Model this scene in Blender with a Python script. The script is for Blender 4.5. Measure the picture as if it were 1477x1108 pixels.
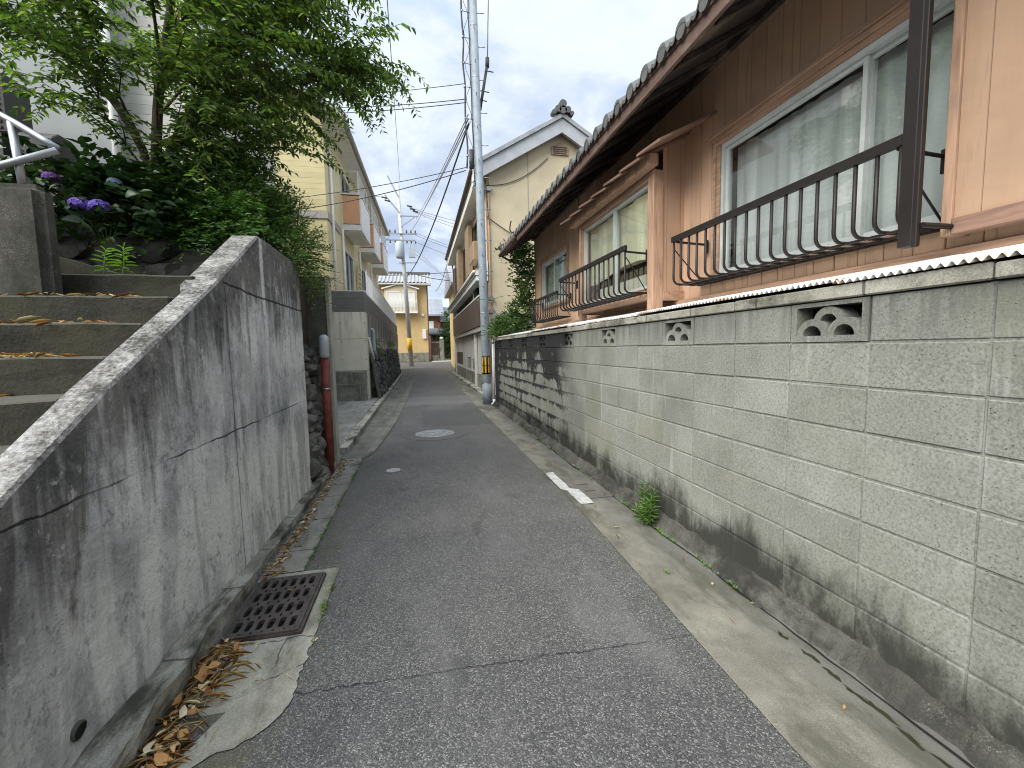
import bpy, bmesh, math, random
import numpy as np
from math import sin, cos, pi, radians
from mathutils import Matrix, Vector, noise as mnoise

for o in list(bpy.data.objects):
    bpy.data.objects.remove(o)
SC = bpy.context.scene
COL = SC.collection
random.seed(7)
rng = np.random.default_rng(11)

# ------------------------------------------------------------------ camera
EYE = 1.47
YAW, PITCH, ROLL, FPX = 0.212670855, 0.0840549081, -0.0194417392, 610.37
fw = Vector((sin(YAW)*cos(PITCH), cos(YAW)*cos(PITCH), -sin(PITCH)))
r0 = Vector((cos(YAW), -sin(YAW), 0)); u0 = r0.cross(fw)
rr = r0*cos(ROLL) + u0*sin(ROLL); uu = -r0*sin(ROLL) + u0*cos(ROLL)
cam = bpy.data.cameras.new("camera"); camo = bpy.data.objects.new("camera", cam); COL.objects.link(camo)
M4 = Matrix(((rr.x, uu.x, -fw.x, 0), (rr.y, uu.y, -fw.y, 0), (rr.z, uu.z, -fw.z, EYE), (0, 0, 0, 1)))
camo.matrix_world = M4
cam.sensor_fit = 'HORIZONTAL'; cam.sensor_width = 36; cam.lens = 36*FPX/1477
cam.clip_start = 0.05; cam.clip_end = 1500
SC.camera = camo

# ------------------------------------------------------------------ light
SUN_EL, SUN_AZ = radians(46), radians(-122)      # azimuth measured clockwise from +Y: sun high over the left, behind the viewer
EXPOSURE = 2.08
SC.view_settings.view_transform = 'Standard'; SC.view_settings.look = 'None'
SC.view_settings.exposure = EXPOSURE; SC.view_settings.gamma = 1
SC.view_settings.use_curve_mapping = False
SC.cycles.max_bounces = 8; SC.cycles.transparent_max_bounces = 16
SC.cycles.use_denoising = True; SC.cycles.filter_width = 1.05

W = bpy.data.worlds.new("World"); SC.world = W; W.use_nodes = True
nt = W.node_tree; nt.nodes.clear()
def wn(t, **k):
    n = nt.nodes.new(t)
    for a, b in k.items(): setattr(n, a, b)
    return n
def wl(a, b): nt.links.new(a, b)
def wmath(op, a, b=None, c=None):
    n = wn('ShaderNodeMath', operation=op)
    for i, v in enumerate((a, b, c)):
        if v is None: continue
        if isinstance(v, (int, float)): n.inputs[i].default_value = v
        else: wl(v, n.inputs[i])
    return n.outputs[0]
out = wn('ShaderNodeOutputWorld'); bg = wn('ShaderNodeBackground'); bg2 = wn('ShaderNodeBackground'); mixs = wn('ShaderNodeMixShader')
sky = wn('ShaderNodeTexSky', sky_type='NISHITA'); sky.sun_disc = False
sky.sun_elevation = SUN_EL; sky.sun_rotation = SUN_AZ; sky.air_density = 1.2; sky.dust_density = 2.0
wl(sky.outputs[0], bg.inputs[0]); bg.inputs[1].default_value = 0.11
tc = wn('ShaderNodeTexCoord'); sp = wn('ShaderNodeSeparateXYZ'); wl(tc.outputs['Generated'], sp.inputs[0])
zc = wmath('MAXIMUM', sp.outputs[2], 0.0)
den = wmath('ADD', zc, 0.22)
cb = wn('ShaderNodeCombineXYZ'); wl(wmath('DIVIDE', sp.outputs[0], den), cb.inputs[0]); wl(wmath('DIVIDE', sp.outputs[1], den), cb.inputs[1])
def wnoise(scale, detail, rough, off):
    mp = wn('ShaderNodeMapping'); mp.inputs['Location'].default_value = off; wl(cb.outputs[0], mp.inputs[0])
    n = wn('ShaderNodeTexNoise'); n.inputs['Scale'].default_value = scale; n.inputs['Detail'].default_value = detail; n.inputs['Roughness'].default_value = rough
    n.inputs['Distortion'].default_value = 0.4
    wl(mp.outputs[0], n.inputs['Vector']); return n.outputs['Fac']
big = wnoise(0.9, 7, 0.58, (3.1, 1.7, 0)); fine = wnoise(2.6, 8, 0.6, (8.2, 5.1, 2))
def wramp(f, stops):
    r = wn('ShaderNodeValToRGB'); wl(f, r.inputs[0]); e = r.color_ramp.elements
    while len(e) < len(stops): e.new(0.5)
    for x, (p, c) in zip(e, stops): x.position = p; x.color = (*c, 1)
    return r.outputs[0]
mixf = wmath('ADD', wmath('MULTIPLY', big, 0.6), wmath('MULTIPLY', fine, 0.4))
ccol = wramp(mixf, [(0.38, (0.42, 0.51, 0.70)), (0.46, (0.57, 0.66, 0.82)), (0.53, (0.80, 0.88, 0.97)), (0.62, (0.93, 0.98, 1.03))])
wl(ccol, bg2.inputs[0])
# an overcast sky is brighter overhead than near the horizon
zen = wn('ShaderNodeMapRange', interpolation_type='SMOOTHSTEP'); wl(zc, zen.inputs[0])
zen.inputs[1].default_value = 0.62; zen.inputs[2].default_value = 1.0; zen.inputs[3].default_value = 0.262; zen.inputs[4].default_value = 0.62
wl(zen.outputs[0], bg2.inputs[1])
cov = wn('ShaderNodeMapRange'); wl(fine, cov.inputs[0]); cov.inputs[1].default_value = 0.30; cov.inputs[2].default_value = 0.42; cov.inputs[3].default_value = 0.72; cov.inputs[4].default_value = 0.97
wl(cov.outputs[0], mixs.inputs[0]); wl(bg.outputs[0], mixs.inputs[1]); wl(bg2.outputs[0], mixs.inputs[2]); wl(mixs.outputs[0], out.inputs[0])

sl = bpy.data.lights.new("sun", 'SUN'); so = bpy.data.objects.new("sun", sl); COL.objects.link(so)
sl.energy = 1.5; sl.angle = radians(60); sl.color = (1.0, 0.97, 0.92)
sd = Vector((sin(SUN_AZ)*cos(SUN_EL), cos(SUN_AZ)*cos(SUN_EL), sin(SUN_EL)))
so.rotation_euler = (-sd).to_track_quat('-Z', 'Y').to_euler(); so.location = (0, 0, 30)

# ------------------------------------------------------------------ material kit
class NT:
    def __init__(s, name):
        s.m = bpy.data.materials.new(name); s.m.use_nodes = True
        s.t = s.m.node_tree; s.t.nodes.clear()
        s.out = s.n('ShaderNodeOutputMaterial'); s.p = s.n('ShaderNodeBsdfPrincipled')
        s.t.links.new(s.p.outputs[0], s.out.inputs[0])
        g = s.n('ShaderNodeNewGeometry'); s.pos = g.outputs['Position']; s.geo = g
        x = s.n('ShaderNodeSeparateXYZ'); s.l(s.pos, x.inputs[0]); s.x, s.y, s.z = x.outputs
    def n(s, t, **k):
        q = s.t.nodes.new(t)
        for a, b in k.items(): setattr(q, a, b)
        return q
    def l(s, a, b): s.t.links.new(a, b)
    def put(s, sock, v):
        if isinstance(v, (int, float)):
            sock.default_value = v
        elif isinstance(v, tuple):
            sock.default_value = (*v, 1) if len(v) == 3 and len(sock.default_value) == 4 else v
        else: s.l(v, sock)
    def ma(s, op, a, b=None, c=None, clamp=False):
        q = s.n('ShaderNodeMath', operation=op); q.use_clamp = clamp
        for i, v in enumerate((a, b, c)):
            if v is not None: s.put(q.inputs[i], v)
        return q.outputs[0]
    def vec(s, sx=1, sy=1, sz=1, off=(0, 0, 0)):
        q = s.n('ShaderNodeMapping'); q.inputs['Scale'].default_value = (sx, sy, sz); q.inputs['Location'].default_value = off
        s.l(s.pos, q.inputs[0]); return q.outputs[0]
    def noise(s, scale, detail=4, rough=0.55, st=(1, 1, 1), off=(0, 0, 0), dist=0):
        q = s.n('ShaderNodeTexNoise'); q.inputs['Scale'].default_value = scale; q.inputs['Detail'].default_value = detail
        q.inputs['Roughness'].default_value = rough; q.inputs['Distortion'].default_value = dist
        s.l(s.vec(*st, off), q.inputs['Vector']); return q.outputs['Fac']
    def voro(s, scale, st=(1, 1, 1), feature='F1', out='Distance', off=(0, 0, 0)):
        q = s.n('ShaderNodeTexVoronoi', feature=feature); q.inputs['Scale'].default_value = scale
        s.l(s.vec(*st, off), q.inputs['Vector']); return q.outputs[out]
    def white(s, a, b=0.0, c=0.0):
        k = s.n('ShaderNodeCombineXYZ')
        for i, v in enumerate((a, b, c)): s.put(k.inputs[i], v)
        q = s.n('ShaderNodeTexWhiteNoise'); s.l(k.outputs[0], q.inputs[0]); return q.outputs[0]
    def mr(s, v, a, b, c=0.0, d=1.0, smooth=True):
        q = s.n('ShaderNodeMapRange', interpolation_type='SMOOTHSTEP' if smooth else 'LINEAR')
        s.put(q.inputs[0], v); 
        for i, k in enumerate((a, b, c, d)): s.put(q.inputs[i+1], k)
        return q.outputs[0]
    def mix(s, f, a, b, mode='MIX'):
        q = s.n('ShaderNodeMix', data_type='RGBA', blend_type=mode)
        s.put(q.inputs[0], f); s.put(q.inputs[6], a); s.put(q.inputs[7], b); return q.outputs[2]
    def ramp(s, f, stops):
        q = s.n('ShaderNodeValToRGB'); s.l(f, q.inputs[0]); e = q.color_ramp.elements
        while len(e) < len(stops): e.new(0.5)
        for x, (p, c) in zip(e, stops): x.position = p; x.color = (*c, 1)
        return q.outputs[0]
    def bump(s, h, strength=0.5, dist=0.01):
        q = s.n('ShaderNodeBump'); s.put(q.inputs['Strength'], strength); q.inputs['Distance'].default_value = dist
        s.l(h, q.inputs['Height']); return q.outputs[0]
    def fin(s, col, rough=0.8, nrm=None, metal=0.0, spec=0.3):
        s.put(s.p.inputs['Base Color'], col); s.put(s.p.inputs['Roughness'], rough); s.put(s.p.inputs['Metallic'], metal)
        s.p.inputs['Specular IOR Level'].default_value = spec
        if nrm is not None: s.l(nrm, s.p.inputs['Normal'])
        return s.m
def line(s, coord, centre, half):      # 1 on a line of that half width
    return s.mr(s.ma('ABSOLUTE', s.ma('SUBTRACT', coord, centre)), half*0.4, half, 1.0, 0.0)

MAT = {}
def plain(name, c, rough=0.7, var=0.12, scale=6, metal=0.0, bump=0.15, spec=0.3, fine=90):
    s = NT(name); a = s.noise(scale, 5); b = s.noise(fine, 3)
    k = s.ma('ADD', s.ma('MULTIPLY', a, 0.65), s.ma('MULTIPLY', b, 0.35))
    lo = tuple(v*(1-var*2) for v in c); hi = tuple(min(1, v*(1+var*1.6)) for v in c)
    MAT[name] = s.fin(s.ramp(k, [(0.3, lo), (0.7, hi)]), rough, s.bump(b, bump, 0.004), metal, spec)
    return MAT[name]

def m_asphalt():
    s = NT('asphalt')
    cell = s.voro(185, out='Color'); d = s.voro(185)
    sx = s.n('ShaderNodeSeparateColor'); s.l(cell, sx.inputs[0])
    sp1 = sx.outputs[0]
    base = s.ramp(s.noise(1.3, 6, 0.6), [(0.32, (0.056, 0.056, 0.056)), (0.68, (0.112, 0.111, 0.108))])
    stone = s.ramp(sp1, [(0.0, (0.018, 0.018, 0.019)), (0.5, (0.066, 0.066, 0.066)), (0.85, (0.14, 0.138, 0.134)), (1.0, (0.34, 0.33, 0.31))])
    c = s.mix(0.64, base, stone)
    # two older / newer stretches of surfacing and the tyre-worn lighter middle
    seam = s.ma('ADD', s.y, s.ma('MULTIPLY', s.noise(5, 4), 0.10))
    wig = s.ma('ADD', s.y, s.ma('MULTIPLY', s.noise(14, 5, 0.7), 0.09))
    c = s.mix(s.mr(seam, 3.36, 3.40, 0, 1), c, s.mix(1.0, c, (1.16, 1.14, 1.12), 'MULTIPLY'))
    c = s.mix(s.ma('MULTIPLY', s.mr(seam, 1.90, 1.94, 1, 0), 0.5), c, s.mix(1.0, c, (0.86, 0.86, 0.90), 'MULTIPLY'))
    band = s.ma('MULTIPLY', s.mr(seam, 11.45, 11.6), s.mr(seam, 13.5, 13.7, 1, 0))
    c = s.mix(s.ma('MULTIPLY', band, 0.7), c, (0.14, 0.138, 0.138))
    worn = s.ma('MULTIPLY', s.mr(s.noise(2.2, 5, 0.6, (1, .35, 1)), 0.48, 0.68), 0.45)
    c = s.mix(worn, c, (0.145, 0.142, 0.141))
    spot = s.ma('MULTIPLY', s.mr(s.noise(3.1, 4, .6, (1, .6, 1), (11, 3, 0)), .60, .70), .45)
    c = s.mix(spot, c, (0.040, 0.040, 0.042))
    patch = s.ma('MULTIPLY', s.ma('MULTIPLY', s.mr(s.ma('ADD', s.x, s.ma('MULTIPLY', s.noise(8, 4), .08)), .02, .06, 0, 1), s.mr(s.y, 8.1, 8.14)), s.mr(s.y, 10.4, 10.44, 1, 0))
    c = s.mix(s.ma('MULTIPLY', patch, .45), c, (0.060, 0.060, 0.062))
    chip = s.voro(9, out='Distance', off=(3, 1, 0)); c = s.mix(s.ma('MULTIPLY', s.mr(chip, .03, .045, 1, 0), .6), c, (0.36, 0.35, 0.32))
    wiga = s.ma('ADD', wig, s.ma('MULTIPLY', s.x, 0.04))
    crack = s.ma('MAXIMUM', line(s, wiga, 1.90, 0.006), s.ma('MULTIPLY', line(s, wig, 3.40, 0.007), 0.35))
    crack = s.ma('MAXIMUM', crack, s.ma('MULTIPLY', line(s, wiga, 7.95, 0.01), 0.3))
    c = s.mix(s.ma('MULTIPLY', crack, s.mr(s.noise(6, 3), 0.3, 0.55)), c, (0.02, 0.02, 0.022))
    # moss and grit creeping in at both edges
    dirt = s.ma('MULTIPLY', s.mr(s.noise(9, 5, 0.65), 0.42, 0.62), s.ma('ADD', s.mr(s.x, -0.75, -0.45, 1, 0), s.mr(s.x, 1.2, 1.4, 0, 0.7)))
    c = s.mix(s.ma('MULTIPLY', dirt, 0.55), c, (0.10, 0.10, 0.055))
    c = s.mix(1.0, c, (1.0, 1.0, 0.97), 'MULTIPLY')
    h = s.ma('ADD', s.ma('MULTIPLY', d, -1.0), s.ma('MULTIPLY', crack, -1.5))
    MAT['asphalt'] = s.fin(c, 0.78, s.bump(h, 0.55, 0.006), 0, 0.35)
def m_strip(name, c0, c1, moss=0.5, seams=0.6, dark=(0.07, 0.07, 0.05), stain=False, cracks=False):
    s = NT(name)
    a = s.noise(3, 6, 0.62); b = s.noise(150, 5, .75); v = s.voro(260, out='Color'); sx = s.n('ShaderNodeSeparateColor'); s.l(v, sx.inputs[0])
    c = s.ramp(a, [(0.3, c0), (0.7, c1)])
    c = s.mix(s.mr(b, 0.60, 0.40, 0.0, 0.75), c, s.mix(1.0, c, (0.6, 0.6, 0.58), 'MULTIPLY'))
    c = s.mix(s.ma('MULTIPLY', s.ma('MULTIPLY', s.mr(sx.outputs[0], 0.75, 0.98), s.mr(s.noise(5, 4, .6, off=(1, 6, 2)), .45, .6)), 0.22), c, (0.42, 0.40, 0.34))
    blk = s.mr(s.noise(11, 6, .75, (1, .8, 1), (3, 9, 1), .8), .55, .68); c = s.mix(s.ma('MULTIPLY', blk, moss*.5), c, dark)
    if stain:
        sx_ = s.ma('ADD', s.x, s.ma('MULTIPLY', s.ma('SUBTRACT', s.noise(1.6, 5, .65, (1, .7, 1), (0, 4, 0)), .5), .5))
        c = s.mix(s.ma('MULTIPLY', s.mr(sx_, 1.52, 1.76), .72), c, (0.112, 0.111, 0.103))
    m = s.ma('MULTIPLY', s.mr(s.noise(2.3, 6, 0.7, (1.8, .6, 1), (5, 2, 1)), 0.46, 0.64), moss)
    c = s.mix(m, c, dark)
    h = s.ma('ADD', b, s.ma('MULTIPLY', a, 0.6))
    if cracks:
        wy = s.ma('ADD', s.y, s.ma('MULTIPLY', s.ma('SUBTRACT', s.noise(11, 5, .75), .5), .10))
        k_ = s.ma('MAXIMUM', s.ma('MAXIMUM', line(s, wy, 2.262, .005), s.ma('MULTIPLY', line(s, s.ma('ADD', wy, s.ma('MULTIPLY', s.x, -.5)), 2.345, .006), s.mr(s.x, -.78, -.72))), s.ma('MULTIPLY', line(s, s.ma('ADD', s.x, s.ma('MULTIPLY', s.noise(9, 4), .05)), -.70, .004), s.ma('MULTIPLY', s.mr(s.y, 2.26, 2.27, 1, 0), s.mr(s.y, 2.02, 2.10))))
        k_ = s.ma('MULTIPLY', k_, s.mr(s.noise(7, 3), .3, .45)); c = s.mix(s.ma('MULTIPLY', k_, .85), c, (.03, .03, .025)); h = s.ma('SUBTRACT', h, k_)
    if seams:
        f = s.ma('ABSOLUTE', s.ma('SUBTRACT', s.ma('FRACT', s.ma('DIVIDE', s.ma('ADD', s.y, s.ma('MULTIPLY', s.noise(12, 4), .02)), seams)), 0.5))
        ln = s.mr(f, 0.004/seams, 0.009/seams, 1, 0); c = s.mix(s.ma('MULTIPLY', ln, 0.75), c, (0.05, 0.05, 0.04)); h = s.ma('SUBTRACT', h, ln)
    MAT[name] = s.fin(c, 0.88, s.bump(h, 0.5, 0.005), 0, 0.2)
def m_retaining():
    s = NT('stained_concrete')
    blot = s.noise(1.7, 7, 0.65, (1, 1, 1), (2, 7, 3)); fine = s.noise(55, 4, 0.7); pit = s.voro(38)
    streak = s.noise(1, 6, 0.68, (5, 5, 0.9), (0, 3, 1), 0.8); streak2 = s.noise(1, 4, 0.6, (17, 17, 1.3), (4, 0, 0), 0.6)
    top = s.ma('MINIMUM', s.ma('ADD', s.ma('MULTIPLY', s.y, 0.575), 0.235), 2.37)
    dpt = s.ma('SUBTRACT', top, s.z)
    # pale cement where water has washed the lower face, lime runs
    base = s.ramp(s.ma('ADD', s.ma('MULTIPLY', blot, 0.7), s.ma('MULTIPLY', streak, 0.3)), [(0.36, (0.19, 0.197, 0.205)), (0.46, (0.38, 0.385, 0.385)), (0.56, (0.68, 0.68, 0.66))])
    wash = s.ma('MULTIPLY', s.mr(s.ma('ADD', streak, s.ma('MULTIPLY', streak2, .25)), 0.58, 0.74), s.mr(s.y, 1.6, 3.6, 0.5, 1.0))
    c = s.mix(s.ma('MULTIPLY', wash, s.mr(s.z, 1.5, 0.2, 0.35, 0.95)), base, (0.60, 0.60, 0.56))
    low = s.ma('MULTIPLY', s.mr(s.ma('ADD', s.z, s.ma('MULTIPLY', blot, .35)), 1.1, 0.75, 0, 1), s.mr(s.y, 1.9, 4.4, 0.3, 0.92))
    c = s.mix(low, c, s.mix(s.mr(streak, 0.42, 0.56), (0.46, 0.46, 0.41), (0.76, 0.75, 0.68)))
    # black mould that runs down from the coping
    reach = s.ma('ADD', s.ma('ADD', s.ma('MULTIPLY', streak, 2.1), s.ma('MULTIPLY', streak2, 0.7)), s.mr(s.y, 2.6, 3.6, -.12, .05))
    mould = s.mr(s.ma('SUBTRACT', reach, dpt), 0.62, 1.2)
    c = s.mix(s.ma('MULTIPLY', mould, 0.88), c, s.mix(s.mr(blot, .4, .6), (0.050, 0.050, 0.046), (0.105, 0.098, 0.088)))
    c = s.mix(s.ma('MULTIPLY', s.mr(s.noise(7, 6, .7, off=(3, 3, 3)), 0.56, 0.68), 0.45), c, (0.42, 0.43, 0.42))
    rust = s.ma('MULTIPLY', s.mr(s.noise(3.2, 5, .6, off=(9, 1, 4)), 0.56, 0.68), s.mr(dpt, 0.15, 0.5, 0, 1)); rust = s.ma('MULTIPLY', rust, s.mr(dpt, 0.55, 1.0, 1, 0))
    c = s.mix(s.ma('MULTIPLY', rust, .4), c, (0.10, 0.065, 0.045))
    run = s.ma('MULTIPLY', line(s, s.ma('ADD', s.y, s.ma('MULTIPLY', s.noise(3, 4), 0.12)), 3.80, 0.045), s.mr(s.z, 0.9, 1.3, 0.1, 1))
    run = s.ma('MAXIMUM', run, s.ma('MULTIPLY', line(s, s.ma('ADD', s.y, s.ma('MULTIPLY', s.noise(4, 4), 0.1)), 3.16, 0.03), s.mr(s.z, 1.7, 1.0, 0.0, .8)))
    c = s.mix(s.ma('MULTIPLY', run, s.mr(fine, .3, .6, .4, .95)), c, (0.66, 0.66, 0.64))
    c = s.mix(s.ma('MULTIPLY', s.mr(pit, 0.05, 0.12, 1, 0), s.mr(s.noise(4, 2, off=(1, 1, 9)), .5, .6)), c, (0.04, 0.04, 0.04))
    # lichen-bleached sloping top
    nz = s.n('ShaderNodeSeparateXYZ'); s.l(s.geo.outputs['True Normal'], nz.inputs[0])
    up = s.mr(nz.outputs[2], 0.45, 0.7)
    lich = s.ramp(s.ma('ADD', s.ma('MULTIPLY', s.noise(5, 6, .7), .5), s.ma('MULTIPLY', s.noise(48, 4, .8), .5)), [(0.42, (0.050, 0.048, 0.043)), (0.49, (0.155, 0.15, 0.138)), (0.60, (0.36, 0.352, 0.335))])
    c = s.mix(up, c, lich)
    mot = s.ma('ADD', s.ma('MULTIPLY', s.noise(9, 7, .72, (1, 1, .7), (6, 1, 2), .6), .6), s.ma('MULTIPLY', s.noise(31, 5, .75, (1, 1, .8)), .4))
    side = s.ma('SUBTRACT', 1.0, up)
    c = s.mix(s.ma('MULTIPLY', s.mr(mot, .48, .37), s.ma('MULTIPLY', side, .75)), c, s.mix(1.0, c, (0.36, 0.37, 0.39), 'MULTIPLY'))
    c = s.mix(s.ma('MULTIPLY', s.mr(mot, .54, .64), s.ma('MULTIPLY', side, .62)), c, (0.62, 0.62, 0.60))
    # formwork joints
    wz = s.ma('ADD', s.z, s.ma('MULTIPLY', s.noise(9, 5, .7), 0.035))
    j1 = line(s, wz, 0.987, 0.006)
    j2 = s.ma('MULTIPLY', line(s, s.ma('ADD', wz, s.ma('MULTIPLY', s.mr(s.y, 3.0, 3.6, 1, 0), -0.02)), 1.915, 0.010), s.mr(s.y, 3.0, 3.04))
    j3 = s.ma('MULTIPLY', line(s, s.ma('ADD', s.y, s.ma('MULTIPLY', s.noise(6, 4), .02)), 3.05, 0.008), s.mr(s.z, 1.9, 1.88, 0, 1))
    j = s.ma('MAXIMUM', s.ma('MAXIMUM', s.ma('MULTIPLY', j1, s.mr(s.noise(2.2, 4), .36, .54, .12, 1)), j2), s.ma('MULTIPLY', j3, .7))
    c = s.mix(s.ma('MULTIPLY', j, 0.9), c, (0.02, 0.02, 0.02))
    h = s.ma('ADD', s.ma('MULTIPLY', fine, 0.5), s.ma('MULTIPLY', s.mr(s.noise(16, 5, .7), .3, .7), 0.7)); h = s.ma('SUBTRACT', h, s.ma('MULTIPLY', j, 1.2))
    h = s.ma('SUBTRACT', h, s.mr(pit, 0.04, 0.1, .6, 0)); h = s.ma('ADD', h, s.ma('MULTIPLY', s.ma('MULTIPLY', up, s.noise(40, 4, .8)), 2.2))
    MAT['stained_concrete'] = s.fin(c, 0.9, s.bump(h, 0.7, 0.008), 0, 0.2)
def m_block(name, mortar=False):
    s = NT(name)
    iy = s.ma('FLOOR', s.ma('DIVIDE', s.ma('SUBTRACT', s.y, 1.468), 0.4)); iz = s.ma('FLOOR', s.ma('DIVIDE', s.ma('SUBTRACT', s.z, 0.067), 0.2))
    rnd = s.white(iy, iz, 3.0)
    a = s.noise(2.2, 6, .62); f = s.noise(88, 6, .85); pit = s.voro(58); runs = s.noise(1, 5, .6, (14, 14, 1.2), (0, 1, 5))
    c = s.ramp(s.ma('ADD', s.ma('MULTIPLY', rnd, 0.22), s.ma('MULTIPLY', a, 0.78)), [(0.28, (0.195, 0.200, 0.172)), (0.5, (0.262, 0.268, 0.232)), (0.74, (0.335, 0.342, 0.305))])
    if mortar: c = s.mix(s.mr(s.noise(7, 4), .4, .6, .1, .7), c, (0.29, 0.288, 0.262))
    c = s.mix(s.mr(f, .36, .56, .85, 0), c, s.mix(1.0, c, (0.48, 0.48, 0.46), 'MULTIPLY'))
    c = s.mix(s.mr(f, .55, .72, 0, .5), c, (0.47, 0.47, 0.44))
    c = s.mix(s.ma('MULTIPLY', s.mr(pit, 0.08, 0.2, 1, 0), s.mr(s.noise(17, 3), .42, .58)), c, (0.055, 0.055, 0.05))
    # grey water stain under the coping, pale runs
    c = s.mix(s.ma('MULTIPLY', s.mr(s.z, 1.42, 1.62), s.mr(runs, .42, .6, .15, .7)), c, (0.11, 0.115, 0.105))
    c = s.mix(s.ma('MULTIPLY', s.mr(runs, .60, .74), .4), c, (0.44, 0.45, 0.43))
    c = s.mix(s.ma('MULTIPLY', s.mr(s.noise(1.5, 6, .7, off=(2, 8, 8)), .54, .68), .3), c, (0.17, 0.17, 0.155))
    if not mortar:
        c = s.mix(s.ma('MULTIPLY', s.mr(s.noise(1.1, 5, .6, off=(7, 7, 1)), .5, .65), .35), c, (0.24, 0.245, 0.165))
    # damp black foot of the wall
    foot = s.ma('SUBTRACT', s.z, s.ma('MULTIPLY', s.ma('SUBTRACT', s.noise(2.4, 6, .75, (1, 1, .4), (2, 0, 0)), .34), 0.85))
    c = s.mix(s.ma('MULTIPLY', s.mr(foot, 0.02, 0.28, 0.94, 0), s.mr(s.noise(3.3, 6, .75, (1, 1, .6), (8, 0, 2)), .32, .52, .4, 1)), c, (0.034, 0.034, 0.029))
    # black mould on the far stretch, heaviest in the top courses
    mm = s.ma('ADD', s.ma('MULTIPLY', s.noise(1, 6, .72, (3.2, 3.2, 2.2), (1, 4, 2), .6), 1.15), s.ma('MULTIPLY', s.mr(s.z, 0.7, 1.65), 0.30))
    fz = s.ma('FRACT', s.ma('DIVIDE', s.ma('SUBTRACT', s.z, 0.067), 0.2)); mm = s.ma('ADD', mm, s.ma('MULTIPLY', s.mr(fz, .55, 1.0), 0.20)); mm = s.ma('ADD', mm, s.ma('MULTIPLY', rnd, .1))
    mm = s.ma('ADD', mm, s.mr(s.y, 10.0, 10.8, 0, .4))
    far = s.ma('MULTIPLY', s.mr(mm, 0.70, 0.80), s.mr(s.ma('ADD', s.y, s.ma('MULTIPLY', a, .5)), 5.2, 6.1, 0.0, 1)) 
    far = s.ma('MAXIMUM', far, s.ma('MULTIPLY', s.mr(s.ma('ADD', s.z, s.ma('MULTIPLY', runs, .25)), 1.57, 1.63), s.mr(s.y, 5.1, 5.3)))
    c = s.mix(s.ma('MULTIPLY', far, .93), c, (0.020, 0.020, 0.022))
    h = s.ma('SUBTRACT', f, s.mr(pit, .04, .15, .9, 0))
    MAT[name] = s.fin(c, 0.92, s.bump(h, 0.75, 0.006), 0, 0.15)
def m_siding(name, c, pitch, axis='y', groove=0.05, wear=0.3, dirt=(0.12, 0.08, 0.06)):
    s = NT(name); co = {'x': s.x, 'y': s.y, 'z': s.z}[axis]
    f = s.ma('FRACT', s.ma('DIVIDE', co, pitch)); g = s.mr(s.ma('ABSOLUTE', s.ma('SUBTRACT', f, 0.5)), groove*0.35, groove, 1, 0)
    bid = s.white(s.ma('FLOOR', s.ma('ADD', s.ma('DIVIDE', co, pitch), 0.5)), 2.0)
    a = s.noise(1.6, 5, .6); st = s.noise(1, 5, .65, (16, 16, 1.1) if axis != 'z' else (1.2, 1.2, 16))
    k = s.ma('ADD', s.ma('MULTIPLY', a, .45), s.ma('ADD', s.ma('MULTIPLY', st, .35), s.ma('MULTIPLY', bid, .2)))
    lo = tuple(v*.82 for v in c); hi = tuple(min(1, v*1.14) for v in c)
    col = s.ramp(k, [(0.3, lo), (0.7, hi)])
    col = s.mix(s.ma('MULTIPLY', s.mr(st, .56, .72), wear), col, dirt)
    col = s.mix(s.ma('MULTIPLY', g, .34), col, tuple(v*.4 for v in c))
    col = s.mix(s.ma('MULTIPLY', s.mr(s.noise(.9, 6, .7, (1, 1, 1.8), (4, 4, 4)), .5, .66), wear*.8), col, tuple(min(1, v*.62+.02) for v in c))
    MAT[name] = s.fin(col, 0.62, s.bump(s.ma('SUBTRACT', s.ma('MULTIPLY', s.noise(70, 3), .15), g), 0.6, 0.006), 0, 0.3)
def m_wood(name, c, along='y'):
    s = NT(name); st = {'y': (28, 2.2, 28), 'z': (28, 28, 2.0), 'x': (2.2, 28, 28)}[along]
    g = s.noise(1, 6, .65, st, dist=.8); a = s.noise(3, 4); p = s.noise(1.5, 6, .7, off=(3, 3, 3))
    col = s.ramp(g, [(0.3, tuple(v*.55 for v in c)), (0.55, c), (0.75, tuple(min(1, v*1.2) for v in c))])
    col = s.mix(s.ma('MULTIPLY', s.mr(p, .52, .66), .5), col, (0.27, 0.20, 0.155))
    MAT[name] = s.fin(col, 0.72, s.bump(g, 0.45, 0.004), 0, 0.25)
def m_leaf(name, stops, trans=0.35, rough=0.42, spec=0.5):
    s = NT(name); r = s.geo.outputs['Random Per Island']
    c = s.ramp(r, stops); n = s.noise(1.3, 3); c = s.mix(s.mr(n, .35, .65, .0, .45), c, s.mix(1.0, c, (0.65, 0.72, 0.6), 'MULTIPLY'))
    s.put(s.p.inputs['Base Color'], c); s.p.inputs['Roughness'].default_value = rough; s.p.inputs['Specular IOR Level'].default_value = spec
    t = s.n('ShaderNodeBsdfTranslucent'); s.l(s.mix(1.0, c, (1.5, 1.7, .7), 'MULTIPLY'), t.inputs[0])
    m = s.n('ShaderNodeMixShader'); m.inputs[0].default_value = trans; s.l(s.p.outputs[0], m.inputs[1]); s.l(t.outputs[0], m.inputs[2]); s.l(m.outputs[0], s.out.inputs[0])
    MAT[name] = s.m
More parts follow.
